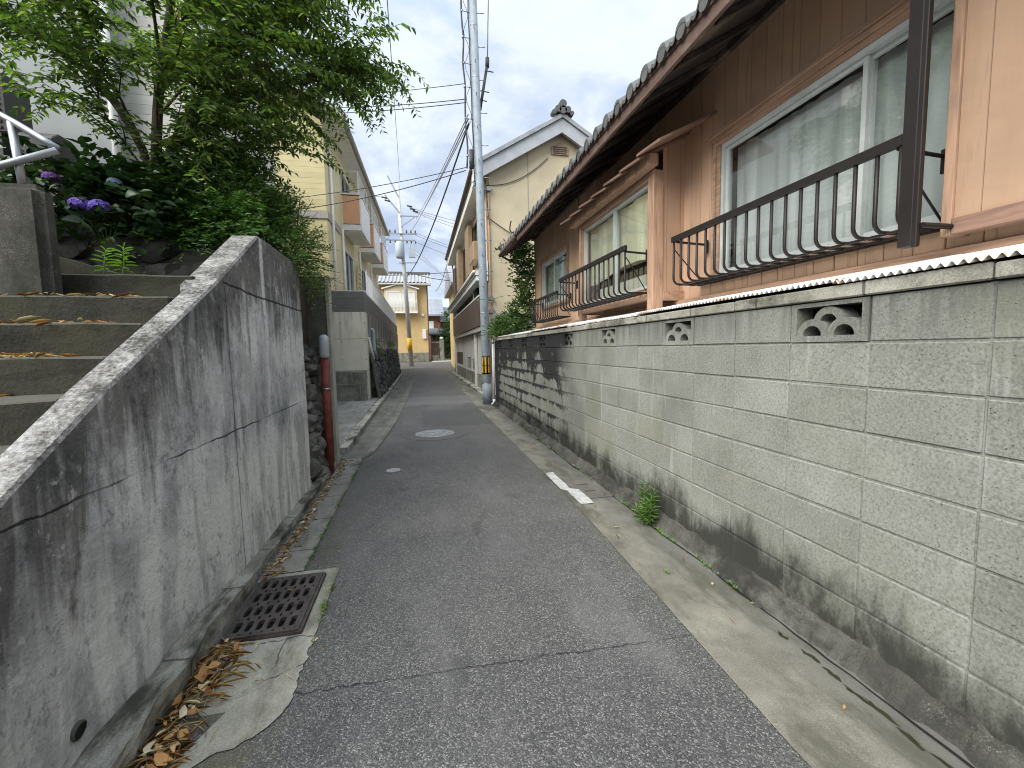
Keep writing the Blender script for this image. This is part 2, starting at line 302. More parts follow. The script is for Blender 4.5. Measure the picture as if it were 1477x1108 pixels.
def m_glass(name, tint=(0.86, 0.93, 0.9), gloss=0.12):
    s = NT(name); tr = s.n('ShaderNodeBsdfTransparent'); tr.inputs[0].default_value = (*tint, 1)
    gl = s.n('ShaderNodeBsdfGlossy'); gl.inputs['Roughness'].default_value = 0.03
    lw = s.n('ShaderNodeLayerWeight'); lw.inputs[0].default_value = 0.35
    f = s.ma('ADD', s.ma('MULTIPLY', lw.outputs['Fresnel'], 0.28), gloss, clamp=True)
    m = s.n('ShaderNodeMixShader'); s.l(f, m.inputs[0]); s.l(tr.outputs[0], m.inputs[1]); s.l(gl.outputs[0], m.inputs[2]); s.l(m.outputs[0], s.out.inputs[0])
    MAT[name] = s.m
def m_curtain(name, c):
    s = NT(name); w = s.noise(1, 3, .5, (6, 6, .8), dist=.6)
    lace = s.ma('SINE', s.ma('ADD', s.ma('MULTIPLY', s.z, 150), s.ma('MULTIPLY', s.ma('ABSOLUTE', s.ma('SINE', s.ma('MULTIPLY', s.y, 30))), 3.0)))
    k = s.ma('MULTIPLY', s.mr(lace, .2, .9), s.mr(s.noise(1, 2, .5, (5, 5, .2), (0, 2, 0)), .42, .6, 0, .2))
    col = s.mix(k, c, tuple(min(1, v*1.3) for v in c))
    MAT[name] = s.fin(s.mix(s.mr(w, .35, .65), s.mix(1.0, col, (.72, .72, .72), 'MULTIPLY'), col), 0.9, None, 0, .1)
def m_bark(name, c):
    s = NT(name); a = s.noise(1, 6, .7, (30, 30, 6)); b = s.noise(9, 4, .6)
    MAT[name] = s.fin(s.mix(s.mr(b, .45, .65), s.ramp(a, [(0.3, tuple(v*.5 for v in c)), (0.7, c)]), tuple(v*1.5 for v in c)), .9, s.bump(a, .6, .01), 0, .15)
def m_tile(name, c):
    s = NT(name); a = s.noise(2.5, 5, .6); b = s.noise(40, 3)
    MAT[name] = s.fin(s.ramp(s.ma('ADD', s.ma('MULTIPLY', a, .7), s.ma('MULTIPLY', b, .3)), [(0.3, tuple(v*.6 for v in c)), (0.7, tuple(v*1.3 for v in c))]), .55, s.bump(b, .2, .004), 0, .45)
def m_stone(name, c0, c1, scale=3.2):
    s = NT(name); v = s.voro(scale, out='Color'); sx = s.n('ShaderNodeSeparateColor'); s.l(v, sx.inputs[0]); n = s.noise(14, 6, .7); m = s.noise(3, 5, .7, off=(4, 4, 4))
    c = s.ramp(s.ma('ADD', s.ma('MULTIPLY', sx.outputs[0], .4), s.ma('MULTIPLY', n, .6)), [(0.3, c0), (0.75, c1)])
    c = s.mix(s.ma('MULTIPLY', s.mr(m, .52, .66), .5), c, (0.055, 0.062, 0.035))
    MAT[name] = s.fin(c, .9, s.bump(n, .9, .02), 0, .2)
def m_metal_sheet():
    s = NT('corrugated_metal'); n = s.noise(6, 6, .7, (1, 1, 1), (2, 2, 2)); e = s.mr(s.x, 1.875, 1.93, .9, 0)
    r = s.ma('MULTIPLY', s.mr(n, .42, .62), e); r2 = s.ma('MULTIPLY', s.mr(s.noise(2.5, 6, .7, (.6, 1.5, 1)), .58, .7), .55)
    c = s.mix(s.ma('MAXIMUM', r, r2), (0.72, 0.72, 0.70), (0.30, 0.17, 0.075))
    c = s.mix(s.ma('MULTIPLY', s.mr(s.noise(9, 5), .5, .68), s.mr(s.y, 4.6, 7.0, 0.1, .8)), c, (0.10, 0.10, 0.085))
    MAT['corrugated_metal'] = s.fin(c, .5, None, 0.0, .4)
def m_landing():
    s = NT('shaded_mossy_step'); a = s.noise(4, 6, .65); f = s.noise(60, 4, .75); m = s.noise(2.6, 5, .65, off=(5, 5, 5))
    c = s.ramp(s.ma('ADD', s.ma('MULTIPLY', a, .6), s.ma('MULTIPLY', f, .4)), [(0.32, (0.016, 0.016, 0.012)), (0.68, (0.062, 0.060, 0.047))])  # base tones lowered to carry the tree's shadow on the risers
    c = s.mix(s.ma('MULTIPLY', s.mr(m, .48, .64), .6), c, (0.055, 0.058, 0.030))
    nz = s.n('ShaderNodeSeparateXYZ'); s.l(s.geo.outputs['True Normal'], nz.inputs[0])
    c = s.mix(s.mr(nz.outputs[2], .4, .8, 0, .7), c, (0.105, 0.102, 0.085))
    MAT['shaded_mossy_step'] = s.fin(c, .92, s.bump(s.ma('ADD', f, a), .8, .008), 0, .15)
m_asphalt(); m_retaining(); m_block('block'); m_block('mortar', True); m_metal_sheet(); m_landing()
m_strip('gutter_concrete', (0.20, 0.195, 0.16), (0.36, 0.345, 0.295), .65, 0.6)
m_strip('old_concrete', (0.125, 0.122, 0.105), (0.215, 0.212, 0.185), .7, 0)
m_strip('kerb_concrete', (0.21, 0.205, 0.165), (0.52, 0.505, 0.43), .95, 0.6, (0.05, 0.05, 0.035))
m_strip('edge_concrete', (0.125, 0.120, 0.098), (0.275, 0.264, 0.216), .75, 0, stain=True)
m_strip('apron_concrete', (0.21, 0.205, 0.168), (0.42, 0.41, 0.345), .7, 0, cracks=True)
m_strip('worn_line', (0.16, 0.155, 0.135), (0.25, 0.245, 0.215), .6, 0)
m_strip('fillet_mortar', (0.038, 0.038, 0.033), (0.125, 0.121, 0.105), .95, 0, (0.026, 0.026, 0.022))
m_strip('driveway_concrete', (0.20, 0.20, 0.185), (0.32, 0.315, 0.29), .45, 0)
m_strip('pale_concrete', (0.40, 0.385, 0.325), (0.56, 0.545, 0.47), .22, 0, (0.16, 0.155, 0.13))
m_strip('stained_dark_concrete', (0.07, 0.07, 0.063), (0.17, 0.168, 0.15), .6, 0)
m_strip('mossy_dark_concrete', (0.030, 0.030, 0.025), (0.125, 0.120, 0.102), .7, 0, (0.02, 0.021, 0.015))
m_strip('cover_concrete', (0.125, 0.115, 0.105), (0.20, 0.19, 0.175), .4, 0)
def m_form():                            # poured wall with board joints, tie holes and run-off streaks
    s = NT('form_concrete'); a = s.noise(1.2, 6, .65); f = s.noise(60, 5, .75); st = s.noise(1, 5, .65, (7, 7, .6), (2, 2, 0), .5)
    c = s.ramp(s.ma('ADD', s.ma('MULTIPLY', a, .6), s.ma('MULTIPLY', f, .4)), [(0.35, (0.46, 0.435, 0.345)), (0.65, (0.66, 0.63, 0.53))])
    c = s.mix(s.ma('MULTIPLY', s.mr(st, .5, .66), s.mr(s.z, .6, 2.5, .1, .55)), c, (0.26, 0.255, 0.225))
    dark = s.ma('MULTIPLY', s.mr(s.ma('ADD', st, s.ma('MULTIPLY', s.mr(s.z, .8, 2.5), .35)), .62, .76), s.mr(s.y, 12.5, 12.9)); c = s.mix(s.ma('MULTIPLY', dark, .8), c, (0.10, 0.10, 0.098))
    j = s.ma('MAXIMUM', line(s, s.ma('ADD', s.z, s.ma('MULTIPLY', s.noise(4, 4), .02)), .95, .012), line(s, s.ma('ADD', s.z, s.ma('MULTIPLY', s.noise(4, 4), .02)), 1.82, .012))
    fx = s.ma('SUBTRACT', s.ma('FRACT', s.ma('DIVIDE', s.ma('ADD', s.x, s.y), .62)), .5); fz = s.ma('SUBTRACT', s.ma('FRACT', s.ma('DIVIDE', s.z, .5)), .5)
    hole = s.mr(s.ma('SQRT', s.ma('ADD', s.ma('POWER', s.ma('MULTIPLY', fx, .62), 2), s.ma('POWER', s.ma('MULTIPLY', fz, .5), 2))), .014, .022, 1, 0)
    c = s.mix(s.ma('MAXIMUM', s.ma('MULTIPLY', j, .6), s.ma('MULTIPLY', hole, .75)), c, (0.10, 0.10, 0.09))
    MAT['form_concrete'] = s.fin(c, .9, s.bump(s.ma('SUBTRACT', f, j), .4, .006), 0, .15)
m_form()
m_siding('peach_siding', (0.57, 0.375, 0.252), 0.152, 'y', .045, .5)
m_siding('peach_panel', (0.42, 0.275, 0.178), 0.20, 'y', .022, .4)
m_siding('peach_side', (0.48, 0.315, 0.21), 0.152, 'x', .045)
m_siding('yellow_siding', (0.53, 0.46, 0.25), 0.16, 'z', .055, .1)
m_siding('cream_siding', (0.66, 0.58, 0.35), 0.9, 'z', .01, .15)
m_siding('grey_siding', (0.58, 0.56, 0.50), 0.13, 'z', .05, .2)
m_siding('white_sheet', (0.58, 0.57, 0.53), 0.42, 'y', .02, .25, (0.2, 0.2, 0.18))
m_siding('brown_panel', (0.085, 0.062, 0.048), 0.16, 'y', .05, .2, (0.04, 0.03, 0.025))
m_siding('dark_block', (0.125, 0.122, 0.115), 0.2, 'z', .05, .9, (0.03, 0.03, 0.03))
m_siding('seam_roof', (0.24, 0.26, 0.29), 0.45, 'x', .06, .2, (0.12, 0.13, 0.15))
m_wood('fascia_board', (0.150, 0.098, 0.078), 'y'); m_wood('peach_wood', (0.42, 0.265, 0.175), 'y'); m_wood('peach_post_wood', (0.45, 0.285, 0.19), 'z'); m_wood('brown_board', (0.27, 0.165, 0.12), 'y'); m_wood('dark_wood', (0.060, 0.048, 0.042), 'x'); m_wood('red_wood', (0.20, 0.085, 0.055), 'z')
m_glass('window_glass', (0.94, 0.965, 0.955), .03); m_glass('dusty_glass', (0.86, 0.9, 0.84), .04)
m_curtain('lace_curtain', (0.56, 0.60, 0.58)); m_curtain('beige_blind', (0.74, 0.73, 0.60))
m_bark('bark', (0.060, 0.050, 0.040)); m_bark('twig_bark', (0.10, 0.085, 0.055))
m_tile('grey_tile', (0.098, 0.100, 0.092)); m_tile('silver_tile', (0.32, 0.33, 0.34))
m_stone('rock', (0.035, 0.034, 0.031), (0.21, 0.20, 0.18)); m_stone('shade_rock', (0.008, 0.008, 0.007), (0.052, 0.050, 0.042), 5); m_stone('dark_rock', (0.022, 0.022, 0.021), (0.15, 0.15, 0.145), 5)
m_leaf('tree_leaf', [(0.0, (0.026, 0.058, 0.014)), (0.45, (0.072, 0.132, 0.032)), (0.85, (0.15, 0.23, 0.052)), (1.0, (0.30, 0.38, 0.085))], .45)
m_leaf('shrub_leaf', [(0.0, (0.028, 0.062, 0.017)), (0.6, (0.068, 0.135, 0.034)), (1.0, (0.16, 0.24, 0.06))], .38)
m_leaf('pale_leaf', [(0.0, (0.06, 0.11, 0.03)), (0.6, (0.13, 0.20, 0.05)), (1.0, (0.25, 0.28, 0.10))], .4)
m_leaf('nandina_leaf', [(0.0, (0.045, 0.12, 0.028)), (0.6, (0.07, 0.17, 0.035)), (1.0, (0.15, 0.26, 0.05))], .35)
m_leaf('hydrangea_leaf', [(0.0, (0.010, 0.027, 0.010)), (0.7, (0.022, 0.055, 0.016)), (1.0, (0.05, 0.095, 0.025))], .15)  # leaf greens taken darker to hold the shadow they stand in
m_leaf('lily_leaf', [(0.0, (0.10, 0.22, 0.04)), (1.0, (0.20, 0.34, 0.07))], .35)
m_leaf('weed_leaf', [(0.0, (0.07, 0.15, 0.03)), (1.0, (0.16, 0.27, 0.06))], .3)
m_leaf('violet_petal', [(0.0, (0.07, 0.04, 0.26)), (0.6, (0.14, 0.085, 0.44)), (1.0, (0.26, 0.18, 0.60))], .25, .6, .2)
m_leaf('purple_petal', [(0.0, (0.08, 0.03, 0.18)), (1.0, (0.20, 0.08, 0.34))], .25, .6, .2)
m_leaf('blue_petal', [(0.0, (0.12, 0.17, 0.27)), (1.0, (0.25, 0.31, 0.42))], .25, .6, .2)
m_leaf('dry_leaf', [(0.0, (0.12, 0.060, 0.035)), (0.18, (0.30, 0.14, 0.06)), (0.42, (0.60, 0.33, 0.13)), (0.7, (0.62, 0.45, 0.25)), (1.0, (0.76, 0.66, 0.50))], .1, .7, .2)
plain('brown_steel', (0.015, 0.0115, 0.010), .5, .2, bump=.1, spec=.35); plain('galvanised', (0.33, 0.35, 0.36), .38, .12, 8, .75, .05, .5)
plain('alloy_frame', (0.50, 0.53, 0.51), .4, .08, bump=.04, spec=.45); plain('white_paint', (0.74, 0.74, 0.71), .6, .06, bump=.1); plain('off_white', (0.62, 0.61, 0.56), .7, .08)
plain('dark_room', (0.025, 0.026, 0.026), .9); plain('pit', (0.012, 0.011, 0.010), .95); plain('rusty_iron', (0.078, 0.066, 0.060), .62, .25, 14, .25, .3)  # dark_room and pit: near-black put in for unlit rooms and deep openings
plain('iron_grey', (0.36, 0.37, 0.37), .5, .2, 10, .45, .3); plain('worn_paint', (0.44, 0.44, 0.42), .8, .22, 14, 0, .4, .2, 50); plain('barge_grey', (0.42, 0.44, 0.455), .7, .1, 3); plain('soil', (0.055, 0.042, 0.030), .95, .3, bump=.5); plain('red_pipe', (0.215, 0.055, 0.040), .6, .3, 9, bump=.12, spec=.3)
plain('grey_pipe', (0.36, 0.39, 0.41), .45, .08, bump=.05, spec=.4); plain('pole_steel', (0.235, 0.275, 0.305), .6, .14, 5, .0, .06); plain('pole_concrete', (0.45, 0.46, 0.46), .8, .1)
plain('marker_yellow', (0.72, 0.42, 0.03), .5, .06, bump=.03); plain('marker_black', (0.015, 0.015, 0.016), .5); plain('cable', (0.055, 0.058, 0.062), .6, .1); plain('grey_cable', (0.30, 0.315, 0.33), .6, .1)
plain('cream_wall', (0.60, 0.515, 0.35), .85, .1, 1.2, 0, .25); plain('ochre_wall', (0.62, 0.45, 0.22), .85, .08, 1.5, 0, .2); plain('white_render', (0.34, 0.36, 0.35), .85, .06, 2, 0, .15)
plain('peach_balcony', (0.72, 0.40, 0.24), .6, .05, 3); plain('pale_trim', (0.78, 0.78, 0.76), .6, .06); plain('belt_grey', (0.35, 0.33, 0.29), .7, .08); plain('brown_trim', (0.10, 0.075, 0.06), .55, .12)
plain('tan_box', (0.33, 0.235, 0.14), .5, .1); plain('soffit_white', (0.70, 0.69, 0.64), .7, .05); plain('transformer_grey', (0.38, 0.44, 0.47), .5, .06)
plain('insulator', (0.55, 0.55, 0.53), .3, .05); plain('moss', (0.05, 0.055, 0.02), .95, .3, 20, 0, .6); plain('unit_dark', (0.055, 0.053, 0.050), .6, .15); plain('moss_wet', (0.030, 0.028, 0.014), .5, .3, 20, 0, .5)

# ------------------------------------------------------------------ geometry kit
class MB:
    def __init__(s, T=None): s.v = []; s.f = []; s.T = T
    def add(s, vs, fs):
        b = len(s.v)
        s.v += [tuple(s.T(*p)) for p in vs] if s.T else [tuple(p) for p in vs]
        s.f += [tuple(b+i for i in f) for f in fs]
    def box(s, x0, x1, y0, y1, z0, z1):
        x0, x1 = min(x0, x1), max(x0, x1); y0, y1 = min(y0, y1), max(y0, y1); z0, z1 = min(z0, z1), max(z0, z1)
        s.add([(x0,y0,z0),(x1,y0,z0),(x1,y1,z0),(x0,y1,z0),(x0,y0,z1),(x1,y0,z1),(x1,y1,z1),(x0,y1,z1)],
              [(0,3,2,1),(4,5,6,7),(0,1,5,4),(1,2,6,5),(2,3,7,6),(3,0,4,7)]); return s
    def quad(s, a, b, c, d): s.add([a,b,c,d], [(0,1,2,3)]); return s
    def poly(s, pts): s.add(pts, [tuple(range(len(pts)))]); return s
    def prism(s, pts, axis, a, b):
        n = len(pts)
        P = {'x': lambda u, v, w: (w,u,v), 'y': lambda u, v, w: (u,w,v), 'z': lambda u, v, w: (u,v,w)}[axis]
        s.add([P(u,v,a) for u, v in pts]+[P(u,v,b) for u, v in pts],
              [tuple(range(n))[::-1], tuple(range(n,2*n))]+[(i,(i+1)%n,n+(i+1)%n,n+i) for i in range(n)]); return s
    def tube(s, path, r, n=8, cap=True):
        P = [Vector(p) for p in path]; m = len(P); R = r if isinstance(r, (list, tuple)) else [r]*m
        ref = None; vs = []
        for i, p in enumerate(P):
            t = (P[min(i+1,m-1)]-P[max(i-1,0)]).normalized()
            if ref is None:
                ref = Vector((0,0,1)) if abs(t.z) < .9 else Vector((1,0,0))
            a = (ref - t*ref.dot(t)).normalized(); b = t.cross(a); ref = a
            vs += [p + (a*cos(2*pi*k/n)+b*sin(2*pi*k/n))*R[i] for k in range(n)]
        fs = [(i*n+k, i*n+(k+1)%n, (i+1)*n+(k+1)%n, (i+1)*n+k) for i in range(m-1) for k in range(n)]
        if cap: fs += [tuple(range(n))[::-1], tuple(range((m-1)*n, m*n))]
        s.add(vs, fs); return s
    def bar(s, a, b, w, h):            # square bar
        a, b = Vector(a), Vector(b); t = (b-a).normalized(); up = Vector((0,0,1)) if abs(t.z) < .95 else Vector((0,1,0))
        x = t.cross(up).normalized()*w/2; y = x.cross(t).normalized()*h/2
        s.add([a-x-y,a+x-y,a+x+y,a-x+y,b-x-y,b+x-y,b+x+y,b-x+y], [(0,1,2,3)[::-1],(4,5,6,7),(0,1,5,4),(1,2,6,5),(2,3,7,6),(3,0,4,7)]); return s
    def disc(s, c, r, z0, z1, n=28, r2=None):
        r2 = r2 or r
        s.add([(c[0]+r*cos(2*pi*k/n), c[1]+r*sin(2*pi*k/n), z0) for k in range(n)]+[(c[0]+r2*cos(2*pi*k/n), c[1]+r2*sin(2*pi*k/n), z1) for k in range(n)],
              [tuple(range(n))[::-1], tuple(range(n,2*n))]+[(k,(k+1)%n,n+(k+1)%n,n+k) for k in range(n)]); return s
    def ring(s, c, ra, rb, z0, z1, n=32):
        vs = []
        for rr_, z in ((ra,z0),(rb,z0),(rb,z1),(ra,z1)): vs += [(c[0]+rr_*cos(2*pi*k/n), c[1]+rr_*sin(2*pi*k/n), z) for k in range(n)]
        s.add(vs, [(j*n+k, j*n+(k+1)%n, ((j+1)%4)*n+(k+1)%n, ((j+1)%4)*n+k) for j in range(4) for k in range(n)]); return s
    def rock(s, c, size, seed, sub=2, cuts=13):      # a stone: sphere trimmed by random planes, then roughened
        bm = bmesh.new(); bmesh.ops.create_icosphere(bm, subdivisions=sub, radius=1); q_ = random.Random(seed*7+1)
        pl = []
        for _ in range(cuts):
            n = Vector((q_.gauss(0,1), q_.gauss(0,1), q_.gauss(0,1))).normalized(); pl.append((n, q_.uniform(.62,.92)))
        o = Vector((seed*3.7 % 91, seed*1.3 % 77, seed*2.1 % 83)); vs = []
        for v in bm.verts:
            u = v.co.normalized(); r_ = 1.05
            for n, d in pl:
                t_ = u.dot(n)
                if t_ > .05: r_ = min(r_, d/t_)
            r_ *= 1+.07*mnoise.noise(u*3.1+o); vs.append((c[0]+u.x*r_*size[0], c[1]+u.y*r_*size[1], c[2]+u.z*r_*size[2]))
        s.add(vs, [tuple(v.index for v in f.verts) for f in bm.faces]); bm.free(); return s
    def build(s, name, mat, parent=None, smooth=False, bevel=0.0, seg=1, fix=True):
        me = bpy.data.meshes.new(name); off = Vector((0,0,0)); q = parent
        while q is not None: off += q.location; q = q.parent
        me.from_pydata([(a-off.x, b-off.y, c-off.z) for a, b, c in s.v], [], s.f)
        if fix or bevel:
            bm = bmesh.new(); bm.from_mesh(me)
            if fix: bmesh.ops.recalc_face_normals(bm, faces=bm.faces)
            if bevel: bmesh.ops.bevel(bm, geom=[e for e in bm.edges if len(e.link_faces) == 2 and e.calc_face_angle(0) > .5], offset=bevel, segments=seg, affect='EDGES', clamp_overlap=True)
            bm.to_mesh(me); bm.free()
        me.materials.append(MAT[mat])
        if smooth: me.polygons.foreach_set('use_smooth', [True]*len(me.polygons))
        o = bpy.data.objects.new(name, me); COL.objects.link(o)
        if parent is not None: o.parent = parent
        return o
def smooth_angle(o, ang=40):
    me = o.data; bm = bmesh.new(); bm.from_mesh(me)
    for e in bm.edges: e.smooth = not (len(e.link_faces) == 2 and e.calc_face_angle(0) > radians(ang))
    for f in bm.faces: f.smooth = True
    bm.to_mesh(me); bm.free(); return o
def tag(o, label=None, cat=None, group=None, kind=None):
    if label: o['label'] = label
    if cat: o['category'] = cat
    if group: o['group'] = group
    if kind: o['kind'] = kind
    return o
def thing(name, label, cat, loc=(0,0,0), group=None):
    o = bpy.data.objects.new(name, None); COL.objects.link(o); o.location = loc; o.empty_display_size = .1
    return tag(o, label, cat, group)
def copy_tree(o, loc, label=None):
    r = o.copy(); COL.objects.link(r); r.location = loc
    if label: r['label'] = label
    for ch in o.children:
        c = ch.copy(); COL.objects.link(c); c.parent = r
        for g in ch.children:
            d = g.copy(); COL.objects.link(d); d.parent = c
    return r
def structure(name, mb, mat, **k): return tag(mb.build(name, mat, **k), kind='structure')
def rough(o, amp, sc, cut=0, seed=0, axes=(1,1,1)):     # break up a clean edge: subdivide and push by noise
    me = o.data; bm = bmesh.new(); bm.from_mesh(me)
    for _ in range(cut): bmesh.ops.subdivide_edges(bm, edges=[e for e in bm.edges if e.calc_length() > .06], cuts=1, use_grid_fill=True)
    for v in bm.verts:
        n = mnoise.noise_vector(v.co*sc+Vector((seed,seed*2,0)))*amp + mnoise.noise_vector(v.co*sc*3.1+Vector((seed,0,9)))*amp*.45
        v.co += Vector((n.x*axes[0], n.y*axes[1], n.z*axes[2]))
    bm.to_mesh(me); bm.free(); return o

def leaves_mesh(name, mat, base, d, nrm, L, Wd, parent=None, fold=.12, droop=.15):
    base = np.asarray(base, float); d = np.asarray(d, float); nrm = np.asarray(nrm, float); L = np.asarray(L, float)[:, None]; Wd = np.asarray(Wd, float)[:, None]
    d /= np.linalg.norm(d, axis=1)[:, None]+1e-9; nrm = nrm-(nrm*d).sum(1)[:, None]*d; nrm /= np.linalg.norm(nrm, axis=1)[:, None]+1e-9
    sd_ = np.cross(d, nrm); N = len(base)
    off = Vector((0,0,0)); q = parent
    while q is not None: off += q.location; q = q.parent
    base = base-np.array(off)
    V = np.empty((N, 6, 3))
    V[:, 0] = base
    V[:, 1] = base+d*L*.33+sd_*Wd*.47+nrm*L*fold*.6; V[:, 2] = base+d*L*.68+sd_*Wd*.33+nrm*L*(fold*.5-droop*.3)
    V[:, 3] = base+d*L-nrm*L*droop
    V[:, 4] = base+d*L*.68-sd_*Wd*.33+nrm*L*(fold*.5-droop*.3); V[:, 5] = base+d*L*.33-sd_*Wd*.47+nrm*L*fold*.6
    idx = np.arange(N)[:, None]*6
    F = np.stack([idx+np.array([[0,1,2,3]]), idx+np.array([[0,3,4,5]])], 1).reshape(-1, 4)
    me = bpy.data.meshes.new(name); me.vertices.add(N*6); me.vertices.foreach_set('co', V.reshape(-1).astype(np.float32))
    me.loops.add(len(F)*4); me.loops.foreach_set('vertex_index', F.reshape(-1).astype(np.int32))
    me.polygons.add(len(F)); me.polygons.foreach_set('loop_start', np.arange(0, len(F)*4, 4, dtype=np.int32)); me.polygons.foreach_set('loop_total', np.full(len(F), 4, np.int32))
    me.update(); me.validate(); me.materials.append(MAT[mat])
    o = bpy.data.objects.new(name, me); COL.objects.link(o)
    if parent is not None: o.parent = parent
    return o
def rv(n): 
    a = rng.normal(size=(n,3)); return a/np.linalg.norm(a, axis=1)[:, None]
def bez(pts, n=12):                     # smooth path through points (Catmull-Rom)
    P = [Vector(p) for p in pts]; P = [P[0]*2-P[1]]+P+[P[-1]*2-P[-2]]; o = []
    for i in range(1, len(P)-2):
        a, b, c, d = P[i-1:i+3]
        for k in range(n):
            t = k/n; o.append(.5*((2*b)+(c-a)*t+(2*a-5*b+4*c-d)*t*t+(3*b-a-3*c+d)*t**3))
    o.append(P[-2]); return o
def sag(a, b, s, n=14):
    a, b = Vector(a), Vector(b); return [a.lerp(b, t/n)-Vector((0,0,s*4*(t/n)*(1-t/n))) for t in range(n+1)]
def wall_open(mb, P, u0, u1, v0, v1, holes, depth):     # face with rectangular openings and their reveals; P(u, v, w) -> xyz, w goes into the wall
    us = sorted({u0, u1, *[h[0] for h in holes], *[h[1] for h in holes]}); vs = sorted({v0, v1, *[h[2] for h in holes], *[h[3] for h in holes]})
    for a, b in zip(us, us[1:]):
        for c, d in zip(vs, vs[1:]):
            if any(h[0] <= a and b <= h[1] and h[2] <= c and d <= h[3] for h in holes): continue
            mb.quad(P(a,c,0), P(b,c,0), P(b,d,0), P(a,d,0))
    for a, b, c, d in holes:
        for (p, q) in (((a,c),(b,c)), ((b,c),(b,d)), ((b,d),(a,d)), ((a,d),(a,c))):
            mb.quad(P(*p,0), P(*q,0), P(*q,depth), P(*p,depth))
    return mb
def gz(y):                               # the alley is level, then climbs a little towards the far bend
    t = min(1, max(0, (y-24)/14)); return .5*t*t*(3-2*t)

# ------------------------------------------------------------------ ground, alley, gutters
def sheet(cols, z=0.0, step=None):       # cols: list of (y, x0, x1)
    mb = MB()
    for (ya, a0, a1), (yb, b0, b1) in zip(cols, cols[1:]):
        mb.quad((a0,ya,gz(ya)+z), (a1,ya,gz(ya)+z), (b1,yb,gz(yb)+z), (b0,yb,gz(yb)+z))
    return mb
ys = [-40, -10, 0, 10, 20, 24]+[24+i for i in range(1, 15)]+[45, 60, 90, 160, 400]
structure('ground', sheet([(y, -300, 300) for y in ys], -.035), 'soil')
structure('road', sheet([(y, -1.25, 1.95) for y in (-6, 0, 6, 12, 18, 24)]+[(24+i, -1.25, 2.15) for i in range(1, 4)]+[(28, -1.4, 2.2), (28.6, -7, 2.3), (30, -9, 2.5), (33, -9, 3.2), (36, -9, 4.5)]), 'asphalt')
structure('lane', sheet([(36, .9, 5.5), (40, 1.3, 6.5), (46, 2, 8), (60, 4, 12)], .004), 'pale_concrete')
# left side: kerb, gutter, worn concrete round the drain
g = MB(); ed = [(-.586,2.965),(-.590,2.6),(-.584,2.3),(-.588,1.95),(-.583,1.86),(-.60,1.775),(-.66,1.70),(-.73,1.655),(-.78,1.648),(-.85,1.60),(-.90,1.52),(-.97,1.46),(-1.02,1.34),(-1.03,1.2)]
xg0, xg1, yg0, yg1 = -1.045, -.660, 2.285, 2.885
ed2 = []; rs = random.Random(31)
for (xa, ya), (xb, yb) in zip(ed, ed[1:]):
    n = max(1, int(math.hypot(xb-xa, yb-ya)/.022))
    for i in range(n): ed2.append((xa+(xb-xa)*i/n+rs.gauss(0,.0045), ya+(yb-ya)*i/n+rs.gauss(0,.0045)))
ed = ed2
z = .006
g.poly([(-1.07,2.965,z),(-1.07,yg1,z),(xg1+.004,yg1,z),(-.588,yg1,z),(-.586,2.965,z)])
g.poly([(xg1+.004,yg1,z),(xg1+.004,yg0,z),(-.585,yg0,z),(-.588,yg1,z)])
g.poly([(-1.0,yg0,z),(-1.0,1.55,-.004),(-.97,1.46,z)]+[(x,y,z) for x, y in ed[::-1] if y > 1.47 and y < yg0]+[(-.585,yg0,z)])
o = structure('apron', g, 'apron_concrete', fix=False)
structure('gutter_strip', sheet([(2.972,-1.07,-.818),(4,-1.07,-.812),(5,-1.07,-.808),(6.02,-1.07,-.806)], .008), 'gutter_concrete')
structure('gutter_strip', sheet([(6.03,-1.08,-.80),(6.25,-1.08,-.70),(7.5,-1.09,-.60),(9.1,-1.09,-.515),(12.8,-1.09,-.42),(18,-1.05,-.36),(24,-1.0,-.28)]+[(24+i, -1.0+.02*i, -.28) for i in range(1,5)], .009), 'old_concrete')
structure('gutter_line', sheet([(6.3,-.80,-.705),(7.5,-.72,-.605),(9.1,-.65,-.52),(12.8,-.56,-.425),(18,-.5,-.365),(24,-.42,-.285)], .014), 'worn_line')
k = MB().box(-1.188,-1.072,-3,2.86,-.03,.10); o = structure('kerb', k, 'kerb_concrete'); rough(o, .022, 6, 6, 2)
k = MB().box(-1.188,-1.10,2.861,6.1,-.03,.045); o = structure('kerb', k, 'kerb_concrete'); rough(o, .014, 6, 6, 5)
k = MB().box(-1.20,-1.06,6.35,12.6,-.03,.10).box(-1.16,-1.04,12.6,26.5,-.03,.09); o = structure('kerb', k, 'kerb_concrete'); rough(o, .008, 4, 4, 8)
d = MB(); d.add([(-6,6.05,.10),(-1.21,6.05,.085),(-1.21,12.9,.12),(-6,12.9,.14),(-6,6.05,-.03),(-1.21,6.05,-.03)], [(0,1,2,3),(0,4,5,1)]); structure('driveway', d, 'driveway_concrete')
# damp gutter floor beside the kerb in front
structure('gutter_bed', MB().quad((-1.075,-3,.001),(-.98,-3,.001),(-1.0,2.28,.003),(-1.075,2.28,.003)), 'moss_wet')
